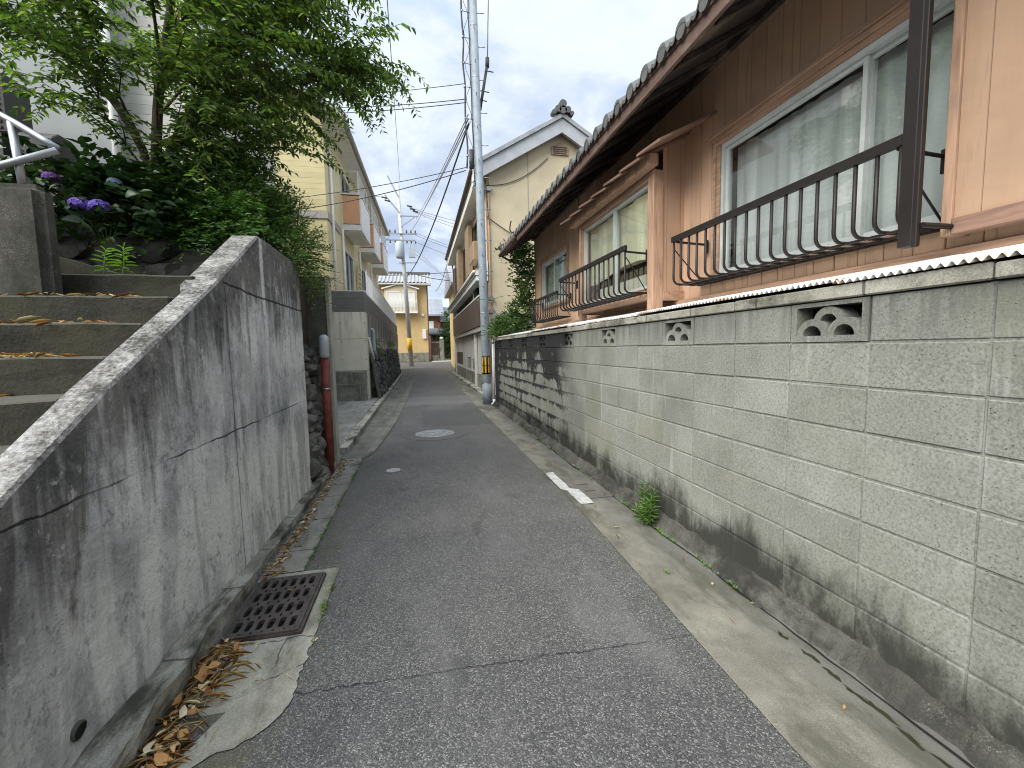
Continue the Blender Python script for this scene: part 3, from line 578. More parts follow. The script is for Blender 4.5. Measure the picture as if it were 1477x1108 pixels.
# right side edge strip, broken mortar fillet at the foot of the wall
cy0, cy1, cx0, cx1 = 3.74, 4.375, 1.485, 1.812
g = MB()
for ya, yb, a, b in ((-3, cy0-.01, 1.27, 1.86), (cy1+.01, 11.4, 1.37, 1.86)):
    n = 8
    for i in range(n):
        p, q = ya+(yb-ya)*i/n, ya+(yb-ya)*(i+1)/n
        ex = lambda y: 1.262+.105*min(1, max(0, (y-1.0)/2.4))
        g.quad((ex(p),p,.007),(1.90,p,.007),(1.90,q,.007),(ex(q),q,.007))
g.quad((1.37,cy0-.01,.007),(cx0-.006,cy0-.01,.007),(cx0-.006,cy1+.01,.007),(1.37,cy1+.01,.007)); g.quad((cx1+.006,cy0-.01,.007),(1.90,cy0-.01,.007),(1.90,cy1+.01,.007),(cx1+.006,cy1+.01,.007))
structure('edge_strip', g, 'edge_concrete', fix=False)
structure('edge_strip', sheet([(11.41,1.38,2.1),(18,1.45,2.12),(24,1.5,2.14),(26,1.52,2.16),(27.2,1.55,2.2)], .007), 'edge_concrete')
structure('kerb', MB().box(1.86,2.1,12.4,26.5,-.02,.07), 'kerb_concrete')
f = MB(); N = 520
prof = []
for i in range(N+1):
    y = -1+12.1*i/N; w = .058+.045*mnoise.noise(Vector((y*1.7,0,3)))+.035*mnoise.noise(Vector((y*6,1,3)))+.02*mnoise.noise(Vector((y*19,1,3))); h = .105+.03*mnoise.noise(Vector((y*1.3,5,3)))+.022*mnoise.noise(Vector((y*9,1,7)))+.012*mnoise.noise(Vector((y*23,1,7)))
    prof.append([(1.9-w-.03, y, .002), (1.9-w-.012, y, .03+.012*mnoise.noise(Vector((y*8,2,2)))), (1.9-w*.55, y, .045+.35*h), (1.9-.012, y, h), (1.91, y, h+.006)])
for a, b in zip(prof, prof[1:]):
    for j in range(4): f.quad(a[j], a[j+1], b[j+1], b[j])
o = structure('fillet', f, 'fillet_mortar', fix=False)
# dark crack between fillet and strip
c = MB(); pr_ = None
for i in range(260):
    y = .2+10.6*i/259; x = 1.795+.022*mnoise.noise(Vector((y*1.9,7,0)))+.014*mnoise.noise(Vector((y*7,3,0))); w = max(.0015, .006+.012*mnoise.noise(Vector((y*2.6,1,5))))
    if pr_: c.quad((pr_[0]-pr_[1],pr_[2],.0115),(pr_[0]+pr_[1],pr_[2],.0115),(x+w,y,.0115),(x-w,y,.0115))
    pr_ = (x, w, y)
structure('seam', c, 'pit', fix=False)
m = MB(); rs = random.Random(4)
for y, L in ((1.30,.055),(1.42,.04),(1.53,.05),(1.22,.06),(1.10,.05),(1.68,.03),(0.98,.07)):
    n = 19; cx = 1.735+rs.uniform(-.02,.02)
    m.poly([(cx+(.013+.012*mnoise.noise(Vector((q*.9,y*9,1))))*(.6+.4*rs.random())*cos(2*pi*q/n)+.02*mnoise.noise(Vector((y*30+sin(2*pi*q/n),4,4))), y+L*(1+.5*mnoise.noise(Vector((q*1.3,y*5,3))))*sin(2*pi*q/n), .0095+.00002*len(m.f)) for q in range(n)])
tag(m.build('moss', 'moss_wet', fix=False), 'patches of dark wet moss in the right hand concrete strip', 'moss', kind='stuff')

# ------------------------------------------------------------------ drain grate, covers, manhole
t = thing('drain_grate', 'rusty cast iron drain grate with rows of slots', 'drain grate', (-.85,2.58,0))
MB().quad((xg0,yg0,.001),(xg1+.006,yg0,.001),(xg1+.006,yg1,.001),(xg0,yg1,.001)).build('pit', 'pit', t, fix=False)  # flat black sheet painted as the darkness below the slots
def slotted(x0, x1, y0, y1, nx, ny, sw, sl, zt, th, mx, my):
    mb = MB(); zb = zt-th
    cw, cl = (x1-x0-2*mx)/nx, (y1-y0-2*my)/ny
    for i in range(nx):
        for j in range(ny):
            ax, bx = x0+mx+cw*i, x0+mx+cw*(i+1); ay, by = y0+my+cl*j, y0+my+cl*(j+1); cx, cy = (ax+bx)/2, (ay+by)/2
            n = 24; inn = []; outr = []
            for k in range(n):
                a = 2*pi*k/n+pi/n; c_, s_ = cos(a), sin(a)
                inn.append((cx+sw/2*c_, cy+(sl/2-sw/2)*(1 if s_ > 0 else -1)+sw/2*s_))
                q = max(abs(c_), abs(s_)); outr.append((cx+(bx-ax)/2*c_/q, cy+(by-ay)/2*s_/q))
            b = len(mb.v); mb.v += [(x,y,zt) for x, y in outr]+[(x,y,zt) for x, y in inn]+[(x,y,zb) for x, y in inn]
            for k in range(n):
                k2 = (k+1)%n; mb.f += [(b+k,b+k2,b+n+k2,b+n+k),(b+n+k,b+n+k2,b+2*n+k2,b+2*n+k)]
    for a in ((x0,x0+mx,y0,y1),(x1-mx,x1,y0,y1)): mb.box(*a, zb, zt)
    for a in ((y0,y0+my),(y1-my,y1)): mb.box(x0+mx, x1-mx, *a, zb, zt)
    return mb
slotted(xg0+.006, xg1-.012, yg0+.008, yg1-.008, 6, 4, .030, .088, .030, .022, .022, .018).build('grid_plate', 'rusty_iron', t, fix=False)
fr = MB()
fr.box(xg1-.011, xg1+.003, yg0, yg1, .0, .024).box(xg0, xg1-.012, yg0, yg0+.007, 0, .02).box(xg0, xg1-.012, yg1-.007, yg1, 0, .02)
fr.build('frame', 'rusty_iron', t)
t = thing('manhole_cover', 'round patterned iron manhole cover in the middle of the alley', 'manhole cover', (.21,7.46,0))
MB().ring((.21,7.46), .345, .56, .001, .0045, 40).build('collar', 'asphalt', t, fix=False)
mb = MB().disc((.21,7.46), .34, .0, .008, 40).ring((.21,7.46), .315, .335, .008, .014, 40).ring((.21,7.46), .20, .215, .008, .014, 36).ring((.21,7.46), .085, .10, .008, .014, 24).disc((.21,7.46), .03, .008, .015, 12)
for k in range(28):
    a = 2*pi*k/28
    for r1, r2 in ((.225,.305),): mb.bar((.21+r1*cos(a),7.46+r1*sin(a),.0105),(.21+r2*cos(a),7.46+r2*sin(a),.0105), .022, .006)
for k in range(12):
    a = 2*pi*k/12; mb.bar((.21+.115*cos(a),7.46+.115*sin(a),.0105),(.21+.188*cos(a+.25),7.46+.188*sin(a+.25),.0105), .024, .006)
mb.build('cover', 'iron_grey', t)
t = thing('valve_cover', 'small worn oval valve lid set in the asphalt', 'valve cover', (-.37,5.3,0))
MB().disc((-.37,5.3), .085, 0, .006, 24).build('lid', 'iron_grey', t); MB().ring((-.37,5.3), .088, .115, 0, .004, 24).build('collar', 'old_concrete', t)
t = thing('gutter_cover', 'square concrete gutter cover with two lifting slots', 'gutter cover', (1.64,4.05,0))
MB().quad((cx0-.006,cy0-.01,-.004),(cx1+.006,cy0-.01,-.004),(cx1+.006,cy1+.01,-.004),(cx0-.006,cy1+.01,-.004)).build('pit', 'pit', t, fix=False)  # black sheet in place of the dark under the lifting slots
cb_ = MB()
P = lambda u, v, w: (u, v, .012-w)
wall_open(cb_, P, cx0, cx1, cy0, cy1, [(1.58,1.70,3.92,3.955),(1.58,1.70,4.13,4.165)], .014)
cb_.quad((cx0,cy0,.012),(cx1,cy0,.012),(cx1,cy0,-.003),(cx0,cy0,-.003)).quad((cx0,cy0,.012),(cx0,cy1,.012),(cx0,cy1,-.003),(cx0,cy0,-.003))
cb_.build('lid', 'cover_concrete', t, fix=False)
pm = MB(); rs = random.Random(9)
L = [(1.372+rs.uniform(-.006,.006), 3.61+i*.065) for i in range(17)]; R = [((1.475 if y > 4.06 else 1.545)+rs.uniform(-.008,.006), y) for _, y in L]; L = [((x if y > 4.0 else x+.045), y) for x, y in L]
for (a, b), (c_, d_) in zip(zip(L, R), list(zip(L, R))[1:]): pm.quad((*a,.0145),(*b,.0145),(*d_,.0145),(*c_,.0145))
tag(pm.build('painted_mark', 'worn_paint', fix=False), kind='structure')

# ------------------------------------------------------------------ left retaining wall and stairs
RX0, RX1 = -1.325, -1.19
prof = [(-2.0,-.05),(-.42,0.0),(1.465,1.056),(1.93,1.345),(2.90,1.885),(3.70,2.378),(4.83,2.368),(4.83,-.05)]
mb = MB().prism(prof, 'x', RX0, RX1)
o = tag(mb.build('retaining_wall', 'stained_concrete', bevel=.012), 'grey concrete stair wall with a sloping top, streaked with black mould', 'retaining wall')
mb = MB(); pf = [(2.92,1.90),(3.70,2.386),(3.70,2.2),(2.92,1.7)]
wp = MB(); wp.tube([(-1.20,1.63,.200),(-1.180,1.63,.197)], .030, 16).build('weep_pipe', 'stained_dark_concrete', o, True, fix=False); MB().tube([(-1.19,1.63,.199),(-1.1785,1.63,.197)], .025, 16).build('weep_hole', 'pit', o)  # the inner dark plug stands in for shade inside the pipe
cap = MB().prism([(2.91,1.80),(2.91,1.888),(3.705,2.376),(4.70,2.366),(4.70,2.25),(3.7,2.25)], 'x', RX0-.055, RX0+.02).build('coping', 'stained_concrete', o, bevel=.01)
t = thing('concrete_stairs', 'mossy concrete stairs climbing behind the sloping wall', 'stairs', (-2.2,2.0,0))
for i in range(13):
    y, zt = 2.96-.265*i, 1.95-.16*i
    if zt < .1: break
    x0 = -2.06 if i == 0 else -3.3
    st = MB().box(x0, RX0-.003, y, (4.38 if i == 0 else y+.32), zt-.36, zt)
    so_ = st.build('step', 'shaded_mossy_step', t, bevel=.008); rough(so_, .008, 5, 3, i)
sk = MB().prism([(-2.3,1.952),(-1.72,1.952),(-2.3,2.13)], 'y', 3.35, 3.48).build('side_kerb', 'shaded_mossy_step', t)
tag(MB().box(-3.2,-1.90,2.74,2.86,.0,2.375).build('gate_pillar', 'mossy_dark_concrete', bevel=.035, seg=3), 'dark rounded concrete end wall beside the stairs', 'pillar')
t = thing('handrail', 'galvanised steel pipe handrail on the concrete end wall', 'handrail', (-2.0,2.85,2.37))
MB().tube(bez([(-2.75,2.82,3.02),(-2.30,2.81,2.83),(-2.06,2.80,2.715),(-1.84,2.80,2.575)], 4), .018, 10).build('top_rail', 'galvanised', t, True)
MB().tube([(-2.005,2.80,2.30),(-2.03,2.80,2.69)], .018, 10).build('post', 'galvanised', t, True)
MB().tube([(-1.835,2.79,2.56),(-2.1,2.765,2.445),(-2.6,2.75,2.40)], .018, 10).build('brace_rail', 'galvanised', t, True)

# terrace, rubble wall at the back of the landing
structure('terrace', MB().box(-14,-1.36,4.62,5.80,-.02,2.30).box(-14,-3.0,5.81,13,-.02,2.5), 'soil')
t = thing('landing_wall', 'dark mossy rubble wall at the back of the stair landing', 'stone wall', (-2.5,4.5,1.9))
MB().box(-4.6,-1.35,4.45,4.60,1.8,2.42).build('core', 'shaded_mossy_step', t)
mb = MB(); rs = random.Random(3)
for i in range(26):
    mb.rock((-4.4+i*.118+rs.uniform(-.03,.03), 4.43, rs.choice([2.02,2.2,2.40])), (.16+rs.uniform(0,.1), .07, .10+rs.uniform(0,.05)), i+20)
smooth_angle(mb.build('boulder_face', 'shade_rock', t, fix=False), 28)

# ------------------------------------------------------------------ masonry gap, red drain pipe, second concrete wall
t = thing('rubble_wall', 'narrow strip of dark rubble stones between two concrete walls', 'stone wall', (-1.3,5.3,0))
mb = MB(); rs = random.Random(12)
for i in range(120):
    yy, zz = rs.uniform(4.84, 5.80), rs.uniform(.0, 1.62)
    if zz > 1.60-.18*(yy-4.8): continue
    sz = rs.uniform(.07, .17)
    mb.rock((-1.31+rs.uniform(-.03,.03)+.03*(yy-4.8)+.05*(1.6-zz)/1.6, yy, zz), (.115+rs.uniform(-.02,.02), sz*rs.uniform(.8,1.3), sz*rs.uniform(.6,1.0)), i, 3)
smooth_angle(mb.build('stones', 'rock', t, fix=False), 28)
MB().box(-1.5,-1.33,4.84,5.79,-.02,1.5).build('core', 'dark_rock', t)
t = thing('drain_pipe', 'red brown drain pipe with a grey elbow against rubble stones', 'drain pipe', (-1.1,5.4,0))
MB().tube([(-1.105,5.36,.02),(-1.10,5.36,1.46)], .047, 16).build('pipe', 'red_pipe', t, True); MB().tube([(-1.1015,5.36,1.02),(-1.1015,5.36,1.045)], .0505, 16).tube([(-1.10,5.40,1.032),(-1.12,5.6,1.032)], .010, 6).build('clamp', 'galvanised', t, True)
MB().tube(bez([(-1.10,5.36,1.40),(-1.10,5.36,1.56),(-1.115,5.42,1.615),(-1.15,5.62,1.63)], 5), .056, 16).build('elbow', 'grey_pipe', t, True)
t = thing('boundary_wall', 'narrow concrete return wall with a pale edge behind the drain pipe', 'wall', (-1.3,5.85,0))
MB().box(-4.0,-1.145,5.83,5.98,-.02,2.42).build('panel', 'stained_dark_concrete', t); MB().box(-1.144,-1.10,5.815,5.985,-.02,2.44).build('edge', 'pale_concrete', t, bevel=.006)

# ------------------------------------------------------------------ concrete wall of the apartment plot
t = thing('plot_wall', 'tall pale concrete wall topped with dark block courses along the driveway', 'wall', (-1.45,12.3,0))
MB().prism([(-3.6,12.9),(-3.6,12.3),(-1.42,12.3),(-1.42,30),(-1.58,30),(-1.58,12.9)], 'z', -.02, 2.54).build('concrete_face', 'form_concrete', t)
MB().prism([(-3.6,12.85),(-3.6,12.32),(-1.44,12.32),(-1.44,30),(-1.56,30),(-1.56,12.85)], 'z', 2.541, 3.10).build('block_course', 'dark_block', t)
dr = MB()
for i in range(16):
    y = 12.9+i*1.05; dr.box(-1.425+.006, -1.412, y, y+.03, .2, 2.5)
dr.build('joint', 'stained_dark_concrete', t)
t = thing('mesh_fence', 'white vertical bar fence on top of the dark block wall', 'fence', (-1.48,14,3.1))
for i in range(9):
    y = 13.5+i*1.95; MB().box(-1.50,-1.46,y,y+.04,3.09,3.88).build('post', 'pale_trim', t)
MB().box(-1.49,-1.465,13.5,29.2,3.14,3.17).box(-1.49,-1.465,13.5,29.2,3.83,3.87).build('rail', 'pale_trim', t)
mb = MB()
for i in range(200):
    y = 13.55+i*.078; mb.box(-1.483,-1.472,y,y+.016,3.17,3.83)
mb.build('bars', 'pale_trim', t)
t = thing('stone_base', 'low dark stone wall leaning against the concrete along the gutter', 'stone wall', (-1.2,13,0))
mb = MB(); rs = random.Random(5)
MB().prism([(-1.418,.05),(-1.20,.05),(-1.34,1.50),(-1.418,1.50)], 'y', 12.95, 26.5).build('core', 'dark_rock', t)
for i in range(760):
    yy, zz = rs.uniform(12.98, 26.45), rs.uniform(.10, 1.46); sz = rs.uniform(.10, .20)
    mb.rock((-1.20-.10*zz+rs.uniform(-.02,.02), yy, zz), (.08, sz*rs.uniform(.9,1.4), sz*rs.uniform(.5,.9)), i, 2)
smooth_angle(mb.build('stones', 'dark_rock', t, fix=False), 28)
tag(MB().prism([(-1.22,.1),(-1.16,.1),(-1.33,1.42),(-1.39,1.42)], 'y', 12.68, 12.92).build('plank', 'stained_dark_concrete'), 'grey weathered plank leaning on the low stone wall', 'plank')
t = thing('vent_pipe', 'grey hooked vent pipe on the tall concrete wall', 'pipe', (-1.38,13.6,1.4))
MB().tube(bez([(-1.36,13.6,1.3),(-1.36,13.6,1.95),(-1.37,13.6,2.1),(-1.45,13.6,2.12)], 4), .05, 10).build('pipe', 'grey_pipe', t, True)
tag(MB().tube([(-1.30,12.75,1.25),(-1.40,12.6,1.85)], .035, 8).build('pipe_stub', 'off_white', smooth=True), 'short cream pipe stub poking up beside the leaning plank', 'pipe')
t = thing('low_gate', 'thin grey pipe barrier in front of the driveway wall', 'gate', (-1.9,12.1,.1))
MB().tube([(-3.2,12.12,.92),(-1.50,12.12,.92)], .012, 6).tube([(-3.2,12.12,.58),(-1.50,12.12,.58)], .012, 6).build('rail', 'galvanised', t)
for x in (-1.50,-1.62): MB().tube([(x,12.12,.1),(x,12.12,.93)], .014, 6).build('post', 'galvanised', t)
MB().box(-3.5,-1.46,12.18,12.298,.1,.95).build('upstand', 'gutter_concrete', t)

# ------------------------------------------------------------------ block wall on the right
t = thing('block_wall', 'long grey concrete block wall with fan pattern vent blocks', 'block wall', (1.95,4.5,0))
WX = 1.90
MB().box(WX+.006, 2.02, -1.4, 10.87, -.02, 1.664).build('mortar', 'mortar', t) if False else None
mo = MB(); bl = MB(); vents = []
kk = range(-7, 24); rs = random.Random(21)
for k in kk:
    ya, yb = 1.468+.4*k, 1.468+.4*(k+1); yb = min(yb, 10.87)
    for r in range(8):
        za, zb = .067+.2*r-.2, .067+.2*r
        if r == 7: za, zb = 1.267, 1.467
        zc_ = zb
        if r == 0: continue
        jx = rs.uniform(-.0022, .0022); jz = rs.uniform(-.002, .002)
        bl.box(WX+jx, WX+.1, ya+.0036, yb-.0036, za+.0048+jz, zb-.0048+jz)
    bl_top = (k % 3 == 0)
    if bl_top and yb-ya > .39: vents.append((ya, yb))
    else: bl.box(WX+rs.uniform(-.002,.002), WX+.1, ya+.0036, yb-.0036, 1.467+.0048, 1.667-.004)
bl.box(WX, WX+.1, 1.468-2.8, 10.87, -.02, .0615)
o = bl.build('block', 'block', t, bevel=.004)
mo = MB().box(WX+.0062, WX+.09, -1.33, 10.865, -.02, 1.4695)
for k in kk:
    if not (k % 3 == 0 and min(1.468+.4*(k+1), 10.87)-(1.468+.4*k) > .39): mo.box(WX+.0062, WX+.09, 1.468+.4*k, min(1.468+.4*(k+1),10.865), 1.4696, 1.664)
mo.build('mortar', 'mortar', t)
for ya, yb in vents:
    v = MB(); x0, x1 = WX-.001, WX+.1; a, b, c, d = ya+.006, yb-.006, 1.472, 1.663; w = .030
    v.box(x0,x1,a,a+w,c,d).box(x0,x1,b-w,b,c,d).box(x0,x1,a+w+.0005,b-w-.0005,c,c+w).box(x0,x1,a+w+.0005,b-w-.0005,d-.020,d)
    cy = (a+b)/2
    def arch(cy, cz, ra, rb, xo):
        n = 12; P = []
        for q in range(n+1):
            an = pi*q/n; P.append((cos(an), sin(an)))
        for q in range(n):
            (c1,s1),(c2,s2) = P[q],P[q+1]
            for xx in ():
                pass
            A = [(x0+xo,cy+ra*c1,cz+ra*s1),(x0+xo,cy+rb*c1,cz+rb*s1),(x0+xo,cy+rb*c2,cz+rb*s2),(x0+xo,cy+ra*c2,cz+ra*s2)]
            B = [(x1,*p[1:]) for p in A]
            v.add(A+B, [(0,1,2,3),(0,4,7,3),(1,5,6,2)])
    arch(cy-.081, c+w, .050, .083, .004); arch(cy+.081, c+w, .050, .083, .0045); arch(cy, c+w+.058, .046, .080, .008)
    v.build('vent_block', 'block', t, fix=False)
    MB().box(WX+.11, WX+.12, ya-.1, yb+.1, 1.4, 1.66).build('dark_backing', 'pit', t)  # thin black panel standing in for the dark gap behind the vent
cp = MB(); rs = random.Random(2); y = -1.33
while y < 10.87:
    L = 1.20; y1 = min(y+L-.008, 10.87); cp.box(1.882+rs.uniform(-.004,.004), 2.04, y, y1, 1.669, 1.728+rs.uniform(-.004,.004)); y += L
o = cp.build('coping', 'kerb_concrete', t, bevel=.006)
# ------------------------------------------------------------------ corrugated strip between the wall and the house
def corrugated(y0, y1, xa, za, xb, zb, pitch, amp):
    n = int((y1-y0)/pitch*8); V = []
    for i in range(n+1):
        y = y0+(y1-y0)*i/n; h = amp*cos(2*pi*y/pitch)
        V += [(xa, y, za+h), (xb, y, zb+h), (xb, y, zb+h-.0012), (xa, y, za+h-.0012)]
    F = []
    for i in range(n):
        a, b = 4*i, 4*i+4; F += [(a,a+1,b+1,b),(a+2,a+3,b+3,b+2),(a+3,a,b,b+3)]
    mb = MB(); mb.add(V, F); return mb
t = thing('corrugated_roofing', 'strip of white corrugated metal between the block wall and peach house', 'metal roofing', (2.3,4.5,1.75))
for i, (a, b) in enumerate(((-1.3,1.62),(1.58,3.45),(3.4,5.3),(5.25,7.1),(7.05,9.0),(8.95,10.85))):
    dz = .0026*(i % 2); corrugated(a, b, 1.868+.008*(i % 3), 1.742+dz+.008*(i % 2), 2.70, 1.895+dz, .0335, .0085).build('sheet', 'corrugated_metal', t, True, fix=False)

# ------------------------------------------------------------------ peach house
HX = 2.70
house = thing('peach_house', 'peach boarded house with tiled eaves above the block wall', 'house', (4.0,4.0,0))
W1 = (-1.0, 3.43, 2.06, 3.235)         # big window (runs on behind the shutter box)
W3 = (7.48, 9.12, 2.36, 3.28)          # small far window
mb = MB(); Pm = lambda u, v, w: (HX+w, u, v)
wall_open(mb, Pm, -4, 9.75, 1.93, 4.05, [W1, W3, (3.99, 5.984, 2.05, 3.32)], .10)
mb.build('wall', 'peach_siding', house, fix=False)
MB().prism([(2.70,0),(4.68,0),(4.68,5.22),(2.70,4.04)], 'y', 9.70, 9.749).build('end_wall', 'peach_side', house)
MB().box(2.702, 2.80, -4, 9.69, 0, 1.929).build('footing', 'stained_dark_concrete', house)
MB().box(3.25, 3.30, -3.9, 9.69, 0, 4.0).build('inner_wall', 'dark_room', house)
# ledge under the big window: row of small copper-toned panels, trim boards
le = MB(); y = -1.0
while y < 3.5: le.box(2.655, 2.70, y, y+.146, 1.932, 2.045); y += .15
le.build('sill_panels', 'peach_panel', house, bevel=.004)
MB().box(2.62, 2.699, -4, 9.75, 1.878, 1.928).build('base_trim', 'peach_wood', house, bevel=.004)
MB().box(2.60, 2.699, -1.0, 3.5, 2.0455, 2.062).build('sill', 'brown_board', house)
def alu_window(y0, y1, z0, z1, x, splits, curtain, frame='alloy_frame', trim=True, glass='window_glass', cz=None):
    w = MB().box(x-.02,x+.07,y0,y1,z1-.035,z1).box(x-.02,x+.07,y0,y1,z0,z0+.035).box(x-.02,x+.07,y0,y0+.03,z0+.0352,z1-.0352).box(x-.02,x+.07,y1-.03,y1,z0+.0352,z1-.0352)
    wo = w.build('window', frame, house)
    ss = [y0+.03]+list(splits)+[y1-.03]
    for i, (a, b) in enumerate(zip(ss, ss[1:])):
        xo = x+.005+(.025 if i % 2 else 0); a2 = a-.014 if i else a; b2 = b+.014 if i < len(ss)-2 else b
        s_ = MB().box(xo,xo+.022,a2,b2,z0+.036,z0+.085).box(xo,xo+.022,a2,b2,z1-.065,z1-.036).box(xo,xo+.022,a2,a2+.03,z0+.0852,z1-.0652).box(xo,xo+.022,b2-.03,b2,z0+.0852,z1-.0652)
        s_.build('sash', frame, wo); MB().quad((xo+.011,a2+.03,z0+.085),(xo+.011,b2-.03,z0+.085),(xo+.011,b2-.03,z1-.065),(xo+.011,a2+.03,z1-.065)).build('pane', glass, wo, fix=False)
    if curtain:
        n = int((y1-y0)*60); cv = MB(); pr = None; zt, zb = z1-.03, z0+.05; m = 10; V = []
        for i in range(n+1):
            y = y0+.03+(y1-y0-.06)*i/n
            for j in range(m+1):
                q = j/m
                V.append((x+.125+(.012*sin(y*46+1.2*sin(y*9))+.010*sin(y*17+q*2))*(.6+.4*q)+.012*mnoise.noise(Vector((y*3,q*2,1))), y, zt+(zb-zt)*q))
        F = [(i*(m+1)+j,(i+1)*(m+1)+j,(i+1)*(m+1)+j+1,i*(m+1)+j+1) for i in range(n) for j in range(m)]
        cv.add(V, F); cv.build('curtain', curtain, wo, True, fix=False)
    return wo
tag(alu_window(*W1, HX+.01, (.62, 2.20), 'lace_curtain'), 'wide aluminium window with lace curtains')
alu_window(*W3, HX+.01, (8.33,), 'lace_curtain', glass='dusty_glass')
# stepped timber surround of the big window
MB().box(2.672,2.699,-1.0,3.50,3.237,3.275).box(2.655,2.699,-1.0,3.52,3.2755,3.31).box(2.635,2.699,-1.0,3.54,3.3105,3.345).box(2.675,2.699,3.432,3.475,2.063,3.2365).box(2.66,2.699,3.4755,3.505,2.063,3.275).build('window_trim', 'peach_wood', house, bevel=.003)
MB().box(2.675,2.699,9.122,9.17,2.32,3.32).box(2.675,2.699,7.43,7.478,2.32,3.32).box(2.67,2.699,7.43,9.17,3.321,3.36).box(2.66,2.699,7.43,9.17,2.30,2.3195).build('window_trim', 'peach_wood', house)
# shutter box beside the big window
sb = MB().box(2.545, 2.698, -1.0, 1.60, 2.055, 3.5).build('shutter_box', 'peach_panel', house)
MB().box(2.53, 2.698, 1.602, 1.645, 1.975, 3.52).build('side_board', 'peach_post_wood', sb, bevel=.003); MB().box(2.528, 2.60, -1.0, 1.60, 1.975, 2.0535).build('bottom_rail', 'brown_board', sb, bevel=.004)
# box bay window in the middle
BX = 2.34
bay = MB().box(BX+.015, BX+.11, 4.082, 5.918, 1.955, 2.06).build('bay_window', 'peach_wood', house, bevel=.003)
MB().box(BX, BX+.115, 3.965, 4.08, 1.80, 3.22).build('post', 'peach_post_wood', bay, bevel=.004); MB().box(BX, BX+.09, 5.92, 6.01, 1.86, 3.22).build('post', 'peach_post_wood', bay, bevel=.004)
MB().quad((BX+.1152,3.985,1.94),(HX+.05,3.985,1.94),(HX+.05,3.985,3.60),(BX+.1152,3.985,3.44)).build('side_panel', 'peach_side', bay, fix=False); MB().quad((BX+.09,5.99,1.94),(HX+.05,5.99,1.94),(HX+.05,5.99,3.5),(BX+.09,5.99,3.32)).build('side_panel', 'peach_side', bay, fix=False)
MB().box(BX+.1155, HX-.002, 3.96, 4.0, 1.93, 2.03).box(BX+.01,HX-.1,4.082,5.918,2.0605,2.075).build('sill_beam', 'peach_wood', bay, bevel=.003)
MB().box(BX+.01, BX+.10, 4.082, 5.918, 3.16, 3.28).build('head_beam', 'peach_wood', bay)
MB().bar((2.285,3.87,3.275),(2.285,6.10,3.275), .10, .11).build('purlin', 'peach_post_wood', bay, bevel=.004)
rf = MB(); 
for i in range(7):                      # lapped roof boards, each leaning on the next
    a = 3.52+i*.385; b = a+.41; k_ = .010*(i % 2)
    rf.add([(2.13+k_,a,3.262),(2.715,a,3.552),(2.715,b,3.590),(2.13+k_,b,3.300),(2.13+k_,a,3.290),(2.715,a,3.580),(2.715,b,3.618),(2.13+k_,b,3.328)], [(0,3,2,1),(4,5,6,7),(0,1,5,4),(1,2,6,5),(2,3,7,6),(3,0,4,7)])
rf.build('roof_boards', 'brown_board', bay, bevel=.003)
fr = MB(); x = BX+.05
fr.box(x,x+.05,4.082,5.918,3.12,3.159).box(x,x+.05,4.082,5.918,2.076,2.11).box(x,x+.05,4.083,4.11,2.111,3.119).box(x,x+.05,5.89,5.917,2.111,3.119).box(x-.003,x+.045,4.93,4.965,2.111,3.119)
fr.build('window_frame', 'alloy_frame', bay); MB().quad((x+.03,4.11,2.11),(x+.03,5.89,2.11),(x+.03,5.89,3.12),(x+.03,4.11,3.12)).build('pane', 'dusty_glass', bay, fix=False)
cv = MB(); V = []; n = 70
for i in range(n+1):
    y = 4.10+1.8*i/n; V += [(x+.10+.006*sin(y*19), y, 3.13), (x+.10+.010*sin(y*19+.4), y, 2.40+.05*sin(y*3))]
cv.add(V, [(2*i,2*i+2,2*i+3,2*i+1) for i in range(n)]); cv.build('blind', 'beige_blind', bay, True, fix=False)
MB().box(x+.2,x+.21,4.1,5.9,2.08,3.12).build('backing', 'dark_room', bay)
MB().box(x+.06,x+.19,4.3,5.5,2.085,2.25).build('parcel', 'off_white', bay)
# window guard railings
def guard(y0, y1, x, xw, zt, zb, nb, hb, dy_in):
    g = MB().box(x-.022, x+.012, y0-.012, y1+.012, zt-.030, zt+.022)
    rail = g.build('window_guard', 'brown_steel', house, bevel=.004)
    n = nb
    for i in range(n):
        y = y0+.012+(y1-y0-.024)*i/(n-1); R = .055
        path = [(x-.004,y,zt-.024),(x-.004,y,zb+R)]+[(x-.004+R-R*cos(a), y, zb+R-R*sin(a)) for a in (pi/8,pi/4,3*pi/8,pi/2)]+[(xw,y,zb)]
        MB().tube(path, .0105, 8).build('bar', 'brown_steel', rail, True)
    MB().box(x+.06,x+.085,y0,y1,zb-.012,zb-.001).box(xw-.05,xw-.025,y0,y1,zb-.013,zb-.002).box(xw-.12,xw-.095,y0,y1,zb-.013,zb-.002).build('floor_bar', 'brown_steel', rail)
    br = MB()
    for y in (y0+dy_in, y1-dy_in*1.6):
        br.tube([(x,y,zt-.035),(xw,y,zt-.05)], .011, 6).box(xw-.006,xw+.012,y-.018,y+.018,zt-.13,zt-.01)
    for y in (y0+.012, y1-.012):
        br.tube(bez([(x,y,zt-.09),(x+.035,y,zt-.13),(xw-.01,y,zb+.02)], 4), .006, 6)
    br.build('brackets', 'brown_steel', rail)
    return rail
tag(guard(1.70, 3.64, 2.36, HX-.03, 2.455, 2.04, 18, 0, .03), 'long dark guard rail below the lace curtain window')
tag(guard(4.08, 6.15, 2.10, BX+.01, 2.475, 2.02, 17, 0, .02), 'dark guard rail on the boxed bay window')
tag(guard(7.25, 9.05, 2.42, HX-.03, 2.45, 2.02, 16, 0, .03), 'dark guard rail of the smallest window')
